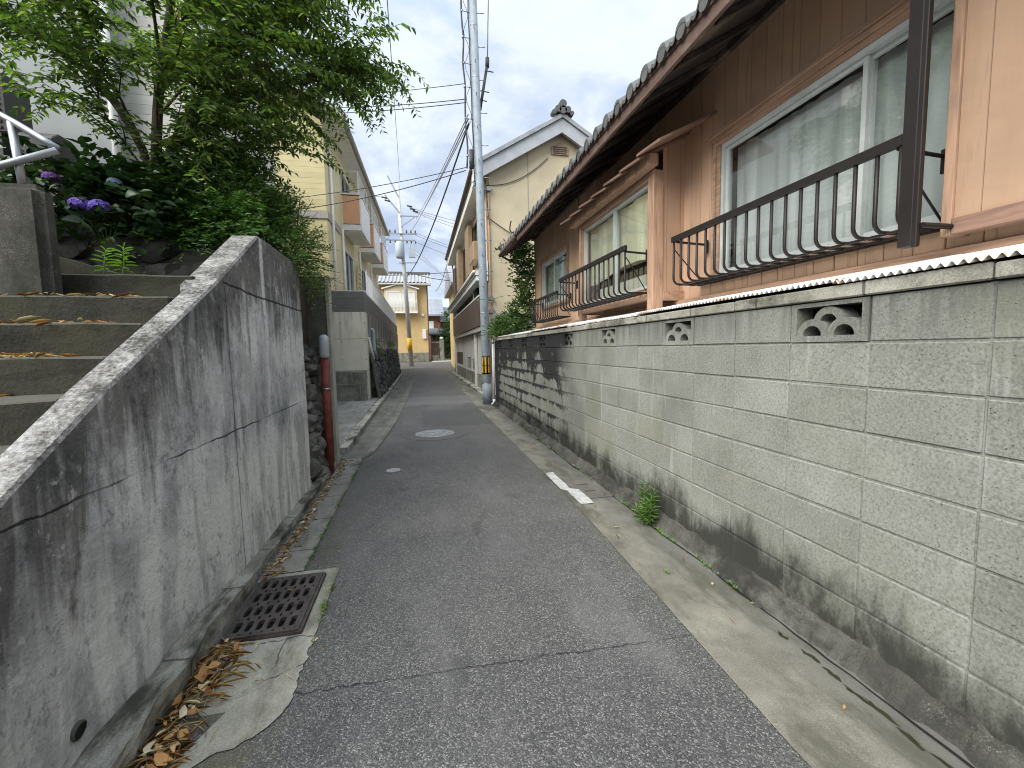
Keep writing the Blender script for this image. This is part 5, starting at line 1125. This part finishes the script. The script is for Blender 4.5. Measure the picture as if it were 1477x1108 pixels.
# clutter at its foot: bent wire and a pale bag by the wall
t = thing('conduit_pipe', 'thin bent grey conduit running up beside the near utility pole', 'pipe', (1.86,11.25,0))
MB().tube(bez([(1.84,11.28,.0),(1.85,11.28,.5),(1.86,11.26,1.2),(1.83,11.22,1.9),(1.79,11.17,2.6)], 4), .018, 8).build('pipe', 'grey_pipe', t, True)
t = thing('far_utility_pole', 'distant grey utility pole with crossarms and a pale transformer', 'utility pole', (-.62,32,.25))
p2 = lambda z: -.62-.037*(z-.25)
MB().tube([(p2(z),32,z) for z in (.2,13.2)], [.17,.11], 12).build('pole', 'pole_concrete', t, True)
MB().tube([(p2(1.9)+0,31.99,1.45),(p2(2.4),31.99,2.35)], .178, 12).build('marker_band', 'marker_yellow', t, True)
for z, a, b in ((9.75,-2.2,.1),(9.3,-2.1,.0)): MB().bar((a,31.85,z),(b,31.85,z), .09, .09).build('crossarm', 'galvanised', t)
MB().bar((p2(11.3),31.9,11.2),(-2.0,31.9,12.4), .08, .08).build('brace_arm', 'galvanised', t)
for a_, b_, w_ in (((p2(12.5),31.9,12.3),(-1.75,31.9,13.7),.08),((p2(11),31.9,11.0),(.25,31.9,11.0),.07),((p2(10.5),31.9,10.2),(.0,31.9,10.95),.05),((-1.2,31.85,7.7),(.1,31.85,7.75),.06)): MB().bar(a_, b_, w_, w_).build('brace_arm', 'galvanised', t)
ins = MB()
for x in (-2.1,-1.75,-1.4,-.6,-.3,0): ins.tube([(x,31.85,9.8),(x,31.85,10.0)], .05, 6).tube([(x,31.85,9.1),(x,31.85,9.25)], .05, 6)
for x, z in ((-.5,11.7),(-.3,11.5),(-.1,11.35),(-2.2,12.2),(-2.0,12.0)): ins.tube([(x,31.8,z),(x+.35,31.7,z-.1)], .055, 6)
ins.build('insulator', 'unit_dark', t, True)
MB().tube([(-1.12,31.7,8.0),(-1.12,31.7,8.1),(-1.12,31.7,9.05),(-1.12,31.7,9.15)], [.22,.30,.30,.2], 14).build('transformer', 'transformer_grey', t, True)
MB().box(-.5,-.05,31.6,31.9,8.1,8.75).tube([(-.4,31.75,8.75),(-.4,31.75,9.0)], .05, 6).tube([(-.15,31.75,8.75),(-.15,31.75,9.0)], .05, 6).build('switch_box', 'transformer_grey', t)
CG = 'overhead cables'
def cable(a, b, s, r, label, m='cable', n=16): return tag(MB().tube(sag(a, b, s, n), r, 5).build('overhead_cable', m, smooth=True), label, 'cable', CG)
cable((1.40,11.03,7.07), (-.70,31.8,6.75), .55, .025, 'thickest dark cable sagging from near pole to the far one', n=24)
cable((1.40,11.03,7.30), (.10,31.8,10.8), .10, .014, 'thin cable rising from near pole to the far crossarm', 'grey_cable')
cable((1.40,11.03,7.20), (-.10,31.8,10.2), .12, .020, 'pale thick cable just below the thin rising one', 'grey_cable')
cable((1.42,11.03,7.12), (-.30,31.8,9.9), .12, .015, 'lowest of the three pale cables between the poles', 'grey_cable')
cable((1.33,11.03,8.02), (-5.0,18.5,11.2), .1, .009, 'uppermost dark cable leaving the near pole towards the tree')
cable((1.36,11.03,7.66), (-5.0,18.0,10.6), .12, .011, 'middle dark cable leaving the near pole towards the tree')
cable((1.36,11.03,7.58), (-5.2,18.0,10.35), .12, .011, 'lower dark cable leaving the near pole towards the tree')
cable((1.30,11.03,6.02), (-4.8,15.0,6.2), .12, .010, 'upper dark cable crossing from the near pole past yellow balcony')
cable((1.30,11.03,5.95), (-4.8,15.2,5.9), .18, .012, 'lower dark cable crossing from the near pole past yellow balcony')
cable((-.94,32,13.5), (-.10,-2,.0+5.6), -.4, .012, 'single thin wire running overhead along the alley', 'grey_cable', 30)
for i, (x, z) in enumerate(((-.35,11.6),(-.2,11.45),(-.05,11.3),(.0,9.85),(-.3,9.8),(0,9.2))):
    cable((x,31.8,z), (9+i*.6,37+i,z+.2-.25*i), .35, .016, ('highest','second highest','third','fourth','fifth','lowest')[i]+' thin line from the far pole towards the cream house', 'grey_cable')
for i, (x, z) in enumerate(((-2.1,9.9),(-1.75,9.4),(-2.2,12.2))):
    cable((x,31.8,z), (-12,30-i,z+.5), .3, .016, ('middle','lowest','highest')[i]+' thin line from the far pole behind the yellow apartment', 'grey_cable')
cable((-4,35.9,7.5), (2.4,27,6.3), .1, .022, 'dark cable crossing in front of the ochre house roof')
cable((-.6,31.9,7.1), (2.3,26.2,5.6), .12, .026, 'dark service cable from far pole to the cream house eave')
for i in range(3): cable((-.1,31.8,9.0-.3*i), (2.6+i,30+2*i,5.9-.2*i), .15, .012, ('steepest','second steep','third steep')[i]+' thin service wire dropping right from the far pole', 'grey_cable')
cable((1.9,25.7,7.0), (1.3,33,5.9), .45, .018, 'dark cable drooping off the far gutter of the cream house')
cable((1.80,11.1,5.9), (2.25,13.3,5.3), .05, .012, 'short dark wire from the near pole to cream gable')
cable((1.62,11.0,5.85), (1.75,13.2,6.5), .03, .014, 'short dark wire from the near pole to the gable eave')

# ------------------------------------------------------------------ vegetation
def twig_leaves(paths, step, L, Wd, acc, up=.9, spread=.75, jit=.35):
    for P in paths:
        P = [np.array(p) for p in P]
        for a, b in zip(P, P[1:]):
            seg = b-a; ln = np.linalg.norm(seg); n = max(1, int(ln/step)); t_ = seg/(ln+1e-9)
            side = np.cross(t_, [0,0,1]); side /= np.linalg.norm(side)+1e-6
            for k in range(n):
                sg = 1 if (k % 2) else -1
                d = t_*(1-spread)+side*sg*spread+rng.normal(size=3)*jit*.5+np.array([0,0,-.18])
                acc[0].append(a+seg*(k+rng.random()*.6)/n); acc[1].append(d); acc[2].append(np.array([0,0,up])+rng.normal(size=3)*jit)
                s = rng.uniform(.7,1.15); acc[3].append(L*s); acc[4].append(Wd*s)
t = thing('broadleaf_tree', 'leafy multi-stemmed tree with drooping sprays above the stairs', 'tree', (-2.6,5.2,2.3))
A = bez([(-2.6,5.2,2.3),(-2.60,5.2,3.1),(-2.52,5.2,4.0),(-2.38,5.15,4.6),(-2.25,5.1,5.1),(-2.05,5.0,6.0),(-1.9,5.0,6.7)], 6)
B = bez([(-2.66,5.15,2.3),(-2.58,5.12,3.2),(-2.72,5.05,3.75),(-2.97,4.95,4.25),(-3.03,4.9,4.8),(-3.15,4.8,5.7),(-3.2,4.8,6.3)], 6)
limbs = {'a': (A, .058, .018), 'b': (B, .042, .014)}
def limb(pts, r0_, r1_): return (bez(pts, 6), r0_, r1_)
LB = [limb([(-2.50,5.2,4.15),(-1.95,5.05,4.55),(-1.25,4.9,4.90),(-.75,4.8,5.15)], .026, .008), limb([(-2.56,5.2,3.6),(-1.9,5.05,3.95),(-1.1,4.95,4.30),(-.45,4.8,4.36)], .022, .006),
      limb([(-2.38,5.15,4.6),(-1.7,5.05,5.2),(-1.0,4.9,5.6)], .024, .008), limb([(-2.25,5.1,5.1),(-1.7,4.6,5.6),(-1.2,4.2,5.9)], .02, .007), limb([(-2.8,5.03,3.9),(-3.3,4.9,4.45),(-3.8,4.7,4.7)], .018, .005),
      limb([(-3.0,4.9,4.5),(-3.5,4.6,5.0),(-3.9,4.3,5.25)], .018, .006), limb([(-2.45,5.18,4.35),(-2.25,4.7,4.75),(-1.95,4.15,4.95),(-1.7,3.8,4.95)], .018, .005), limb([(-3.03,4.9,4.8),(-2.95,4.3,5.1),(-2.8,3.8,5.2)], .018, .005),
      limb([(-2.56,5.2,3.5),(-2.1,5.5,4.0),(-1.5,5.7,4.35),(-.9,5.75,4.7)], .02, .006), limb([(-2.5,5.2,4.2),(-2.7,5.8,4.8),(-2.7,6.2,5.4)], .02, .007), limb([(-2.0,5.0,4.52),(-1.2,5.2,4.75),(-.5,5.3,4.75)], .014, .005),
      limb([(-2.58,5.2,3.2),(-2.0,5.0,3.45),(-1.5,4.9,3.55)], .014, .005), limb([(-2.58,5.2,3.2),(-2.72,4.75,3.65),(-2.6,4.45,3.85)], .011, .004), limb([(-2.55,5.2,3.75),(-2.3,4.8,4.05),(-2.0,4.5,4.10)], .012, .004), limb([(-2.4,5.15,4.5),(-1.9,4.8,4.85),(-1.3,4.6,5.15)], .014, .004), limb([(-2.58,5.2,3.0),(-2.3,4.85,3.4),(-1.85,4.55,3.65)], .012, .004), limb([(-2.58,5.2,3.35),(-2.0,4.75,3.85),(-1.35,4.5,4.10)], .014, .004), limb([(-2.6,5.1,3.5),(-2.6,4.6,4.0),(-2.45,4.2,4.25)], .012, .004), limb([(-2.53,5.2,3.9),(-1.7,4.75,4.4),(-.95,4.5,4.6)], .014, .004), limb([(-1.95,5.0,6.2),(-1.3,5.0,6.3),(-.7,5,6.2)], .016, .005)]
br = MB()
for P, a, b in (limbs['a'], limbs['b']): br.tube(P, list(np.linspace(a, b, len(P))), 8)
br.build('trunk', 'bark', t, True)
br = MB(); acc = [[], [], [], [], []]; tw = []; trs = random.Random(8)
for P, a, b in LB: br.tube(P, list(np.linspace(a, b, len(P))), 6)
src = [(P, .072) for P, _, _ in LB]+[(A[10:], .11), (B[12:], .11)]
for P, stp in src:
    L_ = sum((q-p).length for p, q in zip(P, P[1:])); n = int(L_/stp)
    for i in range(n):
        f = .22+.78*(i+trs.random())/n; k = min(len(P)-2, int(f*(len(P)-1))); p = P[k].lerp(P[k+1], f*(len(P)-1)-k)
        tang = (P[k+1]-P[k]).normalized(); out_ = Vector((p.x+2.55, (p.y-5.1), 0)); out_ = out_.normalized() if out_.length > .05 else Vector((1,0,0))
        d = (tang*.55+out_*.55+Vector((trs.gauss(0,.55), trs.gauss(0,.55), trs.gauss(.12,.30)))).normalized()
        ln = trs.uniform(.35,.85)*(1.0 if p.x < -1 else .85); q1 = p+d*ln*.5+Vector((0,0,.03)); q2 = p+d*ln+Vector((0,0,-.10*ln-.06))
        path = bez([p, q1, q2], 3); br.tube(path, list(np.linspace(.006,.0022,len(path))), 4, False); tw.append(path)
        for j in range(5):
            g = (j+.6)/5.2; kk_ = min(len(path)-2, int(g*(len(path)-1))); o_ = path[kk_]; dd = (path[kk_+1]-path[kk_]).normalized()
            sd2 = dd.cross(Vector((0,0,1))); sd2 = sd2.normalized()*(1 if j % 2 else -1)
            e = (dd*.75+sd2*.65+Vector((trs.gauss(0,.2),trs.gauss(0,.2),trs.gauss(.0,.2)))).normalized(); l2 = trs.uniform(.18,.42)
            tp = [o_, o_+e*l2*.55+Vector((0,0,.01)), o_+e*l2+Vector((0,0,-.13*l2-.02))]; br.tube(tp, [.003,.002,.0012], 3, False); tw.append(tp)
br.build('branches', 'twig_bark', t, True, fix=False)
twig_leaves(tw, .026, .070, .030, acc)
leaves_mesh('crown', 'tree_leaf', *acc, parent=t); print('tree leaves', len(acc[0]))

def bush(parent, name, mat, blobs, n, L, Wd, up=.6, outw=.8, jit=.5, clump=14, cl_r=.10):     # leaf sprays over several mounds
    acc = [[], [], [], [], []]; w = np.array([b[3]*b[4]*b[5] for b in blobs])**.66; w /= w.sum()
    for _ in range(n//clump):
        b = blobs[rng.choice(len(blobs), p=w)]; u = rv(1)[0]; rad = rng.uniform(.25,1.08)**.7
        c = np.array(b[:3])+u*np.array(b[3:6])*rad
        d0 = u*outw+np.array([0,0,.25])+rng.normal(size=3)*.45; d0 /= np.linalg.norm(d0)
        sdv = np.cross(d0, [0,0,1]); sdv /= np.linalg.norm(sdv)+1e-6
        for k in range(clump):
            f = k/clump*cl_r*2.6; sg = 1 if k % 2 else -1
            acc[0].append(c+d0*f+np.array([0,0,-f*f*1.1])+rng.normal(size=3)*.008); acc[1].append(d0*.5+sdv*sg*.8+rng.normal(size=3)*jit*.5); acc[2].append(np.array([0,0,up])+u*.4+rng.normal(size=3)*jit)
            s = rng.uniform(.65,1.2); acc[3].append(L*s); acc[4].append(Wd*s)
    return leaves_mesh(name, mat, *acc, parent=parent)
def stems(parent, base, tips, r=.006, mat='twig_bark'):
    mb = MB()
    for b, p in zip(base, tips):
        m_ = (Vector(b)*.5+Vector(p)*.5)+Vector((0,0,.08)); mb.tube(bez([b, m_, p], 4), list(np.linspace(r, r*.35, 9)), 4, False)
    return mb.build('stem', mat, parent, True, fix=False)
t = thing('evergreen_shrub', 'dense dark shrub under the tree spilling over the wall top', 'shrub', (-2.0,4.9,2.3))
bush(t, 'foliage', 'shrub_leaf', [(-2.3,5.1,2.85,.45,.35,.42),(-1.85,4.95,2.95,.45,.35,.45),(-1.58,4.9,2.75,.34,.30,.30),(-2.1,5.3,3.25,.45,.35,.40),(-1.72,5.15,3.1,.36,.32,.30),(-2.6,4.9,2.7,.3,.25,.25),(-1.25,4.85,2.52,.22,.2,.18)], 26000, .048, .021)
stems(t, [(-2.2+.1*i,5.1,2.3) for i in range(10)], [(-2.6+.16*i,4.9+.05*(i % 3),3.0+.05*(i % 4)) for i in range(10)], .009)
t = thing('drooping_shrub', 'fine pale green shrub drooping over the corner of the concrete wall', 'shrub', (-1.45,5.1,2.3))
bush(t, 'foliage', 'pale_leaf', [(-1.42,5.15,2.75,.24,.25,.26),(-1.26,5.05,2.48,.18,.22,.20),(-1.50,5.3,3.05,.26,.25,.22),(-1.14,5.15,2.25,.11,.18,.13)], 7500, .030, .013, .4, 1.0, .6, 12, .10)
stems(t, [(-1.45,5.1,2.3)]*8, [(-1.05+.03*i,5.0+.05*i,3.1-.12*i) for i in range(8)], .006)
t = thing('nandina', 'bright green feathery shrub in front of the dark one', 'shrub', (-2.1,4.6,2.4))
bush(t, 'foliage', 'nandina_leaf', [(-1.75,4.62,2.72,.26,.12,.20),(-2.05,4.60,2.62,.25,.10,.16),(-1.45,4.6,2.62,.18,.10,.14),(-2.35,4.58,2.5,.18,.10,.10)], 3600, .048, .019, .8, .9, .45, 14, .11)
stems(t, [(-1.9+.1*i,4.6,2.38) for i in range(6)], [(-2.1+.13*i,4.55,2.72) for i in range(6)], .006)
t = thing('hydrangea', 'dark leafy hydrangea with purple flower heads by the end wall', 'hydrangea', (-2.6,4.3,2.4))
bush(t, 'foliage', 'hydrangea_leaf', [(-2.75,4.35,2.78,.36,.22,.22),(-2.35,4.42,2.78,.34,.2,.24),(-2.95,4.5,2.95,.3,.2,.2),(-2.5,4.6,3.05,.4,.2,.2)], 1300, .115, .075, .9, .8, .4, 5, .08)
stems(t, [(-2.6,4.4,2.4)]*6, [(-3.0+.15*i,4.3,2.8) for i in range(6)], .006, 'weed_leaf')
def flower_head(c, r, mat, seed):
    acc = [[], [], [], [], []]
    for _ in range(75):
        u = rv(1)[0]; u[2] = abs(u[2])*.8-.15; u /= np.linalg.norm(u); a = np.cross(u, rv(1)[0]); a /= np.linalg.norm(a); b = np.cross(u, a)
        for d in (a, b, -a, -b):
            acc[0].append(np.array(c)+u*r*np.array([1,1,.75])); acc[1].append(d+u*.15); acc[2].append(u); acc[3].append(r*.27); acc[4].append(r*.25)
    return leaves_mesh('flower_head', mat, *acc, parent=t, fold=.02, droop=.05)
flower_head((-2.80,4.17,2.885), .055, 'purple_petal', 1); flower_head((-2.60,4.13,2.675), .07, 'violet_petal', 2); flower_head((-2.47,4.13,2.665), .072, 'violet_petal', 3); flower_head((-2.42,4.25,2.90), .05, 'blue_petal', 4)
def stalk_plant(name, label, c, hs, nleaf, L, Wd, mat, lean=.12, seed=0):
    t = thing(name, label, 'plant', c); acc = [[], [], [], [], []]; mb = MB(); rs = random.Random(seed)
    for (dx, dy, h) in hs:
        b = Vector(c)+Vector((dx*.4,dy*.4,0)); tp = b+Vector((dx*.6+rs.gauss(0,lean)*h, dy*.6+rs.gauss(0,lean)*h, h)); P = bez([b, b.lerp(tp,.5)+Vector((rs.gauss(0,.01),rs.gauss(0,.01),0)), tp], 4); mb.tube(P, list(np.linspace(.004,.002,len(P))), 5)
        for k in range(nleaf):
            f = .18+.82*k/(nleaf-1); p = b.lerp(tp, f); a = k*2.4+rs.random(); e = .25+.9*f
            acc[0].append(np.array(p)); acc[1].append([cos(a), sin(a), e-.35]); acc[2].append([-cos(a)*.4, -sin(a)*.4, 1]); s = (1-.35*abs(f-.5)*2)*rs.uniform(.8,1.15); acc[3].append(L*s); acc[4].append(Wd*s)
    mb.build('stem', mat, t, True, fix=False); leaves_mesh('leaf', mat, *acc, parent=t, fold=.08, droop=.22); return t
stalk_plant('lily_plant', 'left of two bright green lily shoots on the top step', (-1.83,3.04,1.95), [(0,0,.155)], 22, .075, .013, 'lily_leaf', .06, 1)
stalk_plant('lily_plant', 'right of two bright green lily shoots on the top step', (-1.725,3.02,1.95), [(0,0,.165)], 24, .075, .013, 'lily_leaf', .06, 2)
stalk_plant('weed', 'bushy green weed growing from the foot of the block wall', (1.775,3.06,.01), [(0,0,.33),(-.05,.02,.25),(.05,-.03,.29),(-.03,-.06,.21),(.04,.05,.27),(-.08,-.02,.17),(.02,-.08,.16),(-.02,.08,.24)], 26, .085, .016, 'weed_leaf', .14, 3)
for i, (x, y, z, s) in enumerate(((1.50,2.35,.012,.02),(1.36,4.62,.012,.03),(-.60,2.5,.01,.02))):
    stalk_plant('seedling', ('tiny seedling in the right hand concrete strip','tiny weed at the corner of the white paint mark','tiny weed beside the drain grate concrete')[i], (x,y,z), [(0,0,s)], 7, s*1.1, s*.5, 'lily_leaf', .2, 5+i)
t = thing('climbing_vine', 'dark green vine hanging down the far end of the peach house', 'vine', (2.5,10.0,1.9))
bush(t, 'foliage', 'shrub_leaf', [(2.48,9.95,3.55,.22,.18,.35),(2.52,9.95,2.95,.20,.16,.45),(2.50,9.98,2.35,.30,.2,.35),(2.25,10.25,2.05,.35,.35,.20),(1.98,10.6,1.95,.22,.3,.14),(2.35,10.0,3.8,.3,.2,.12)], 5200, .085, .045, .2, .7, .5, 8, .12)
stems(t, [(2.6,10.0,1.7)]*4, [(2.5,9.95,3.8),(2.4,10.0,3.4),(2.1,10.4,2.1),(2.55,9.9,3.0)], .012)
tw = bez([(2.05,10.6,2.05),(1.85,10.75,2.55),(1.65,10.80,2.72),(1.45,10.8,2.72)], 5); tw2 = bez([(1.85,10.75,2.55),(1.95,10.8,2.75),(2.2,10.8,2.82)], 4); acc = [[], [], [], [], []]
MB().tube(tw, .006, 4).tube(tw2, .004, 4).build('shoot', 'twig_bark', t, True); twig_leaves([tw[6:], tw2[4:], tw[10:]], .05, .09, .035, acc); leaves_mesh('shoot_leaves', 'lily_leaf', *acc, parent=t)
t = thing('garden_tree', 'dark clipped evergreen tree beyond the alley bend', 'tree', (3.4,42,.4))
MB().tube([(3.4,42,.4),(3.45,42,3)], [.1,.06], 6).build('trunk', 'bark', t, True)
bush(t, 'crown', 'shrub_leaf', [(3.45,42,4.6,.9,.8,.9),(3.1,42,3.2,1.0,.9,.9),(3.5,42,1.6,1.1,.9,1.0),(2.6,42.5,2.4,.7,.7,.5)], 7000, .16, .09, .4, .8, .5, 8, .2)
t = thing('wall_fern', 'small green plant sprouting from the tall pale wall', 'plant', (-1.36,15.5,1.5))
bush(t, 'foliage', 'nandina_leaf', [(-1.36,14.7,1.62,.08,.3,.18),(-1.34,20.5,1.72,.08,.3,.14),(-1.34,22,1.74,.07,.3,.12)], 700, .06, .03, .4, .9, .5, 7, .08)

def fringe(name, label, spots, n, mat):
    acc = [[], [], [], [], []]
    for _ in range(n):
        x, y = spots()
        for k in range(6):
            a = rng.uniform(0, 6.28); acc[0].append([x+rng.normal()*.004, y+rng.normal()*.004, .012]); acc[1].append([cos(a), sin(a), rng.uniform(.4,1.4)]); acc[2].append([-cos(a), -sin(a), 1.]); l = rng.uniform(.008,.026); acc[3].append(l); acc[4].append(l*.35)
    return tag(leaves_mesh(name, mat, *acc), label, 'weeds', kind='stuff')
fringe('moss_tufts', 'tiny moss tufts along the crack at the foot of the block wall', lambda: (lambda y: (1.80+.022*mnoise.noise(Vector((y*1.9,7,0)))+rng.normal()*.008, y))(rng.choice([2.9,3.4,4.6,5.3,6.2,7.5,2.2])+rng.normal()*.16), 190, 'weed_leaf')
fringe('moss_tufts', 'tiny moss tufts along the edge of the left gutter', lambda: (lambda y: (-.812+.225*(y < 2.96)+rng.normal()*.006, y))(rng.choice([2.55,3.2,3.6,4.4,5.2,5.8])+rng.normal()*.15), 110, 'weed_leaf')
# ------------------------------------------------------------------ leaf litter (nobody could count it)
def litter(name, label, spots, nl, nn, zf, Lr=(.03,.065), nr=(.05,.13)):
    acc = [[], [], [], [], []]
    for _ in range(nl):
        x, y = spots(); acc[0].append([x,y,zf(x,y)+rng.uniform(.003,.022)]); acc[1].append([*rng.normal(size=2), rng.normal()*.35]); acc[2].append([*(rng.normal(size=2)*.4), 1]); l = rng.uniform(*Lr); acc[3].append(l); acc[4].append(l*rng.uniform(.35,.75))
    for _ in range(nn):
        x, y = spots(); acc[0].append([x,y,zf(x,y)+rng.uniform(.002,.02)]); acc[1].append([*rng.normal(size=2), rng.normal()*.10]); acc[2].append([0,0,1]); acc[3].append(rng.uniform(*nr)); acc[4].append(rng.uniform(.0016,.0036))
    return tag(leaves_mesh(name, 'dry_leaf', *acc, fold=.1, droop=.2), label, 'leaf litter', kind='stuff')
def sp_front():
    y = 1.25+1.03*rng.random()**.85; w = .06+.10*abs(mnoise.noise(Vector((y*6,1,1))))+.03*sin((y-1.3)*3); return (-1.035+abs(rng.normal()*.02)+w*rng.random()**1.6+(.10*rng.random() if rng.random() < .07 else 0), y)
litter('leaf_litter', 'heap of brown dry leaves and needles in the gutter near the drain', sp_front, 120, 430, lambda x, y: .006+.015*rng.random(), (.018,.075), (.03,.12))
litter('leaf_litter', 'thin trail of orange dry leaves along the left gutter', lambda: (-1.045+abs(rng.normal())*.035, 2.9+3.1*rng.random()**1.2), 110, 260, lambda x, y: .010, (.02,.05), (.03,.08))
litter('leaf_litter', 'few dry leaves scattered over the drain and asphalt edge', lambda: (rng.uniform(-1.0,-.5), rng.uniform(1.9,3.8)), 4, 16, lambda x, y: .012 if y > 2.95 or y < 2.25 else .034, (.015,.03), (.03,.06))
def sp_step():
    i = int(rng.integers(1, 5)); return (-1.75-.9*rng.random()**1.3-.12*i*rng.random()+.25, 2.96-.265*i+.02+.23*rng.random())
litter('leaf_litter', 'dry brown leaves lying on the mossy stair treads', sp_step, 45, 560, lambda x, y: 1.95-.16*round((2.96+.14-y)/.265), (.03,.06), (.05,.11))
litter('leaf_litter', 'stray straws and grit on the right hand concrete strip', lambda: (rng.uniform(1.4,1.8), rng.uniform(1.2,4.0)), 4, 10, lambda x, y: .010, (.01,.025), (.03,.08))
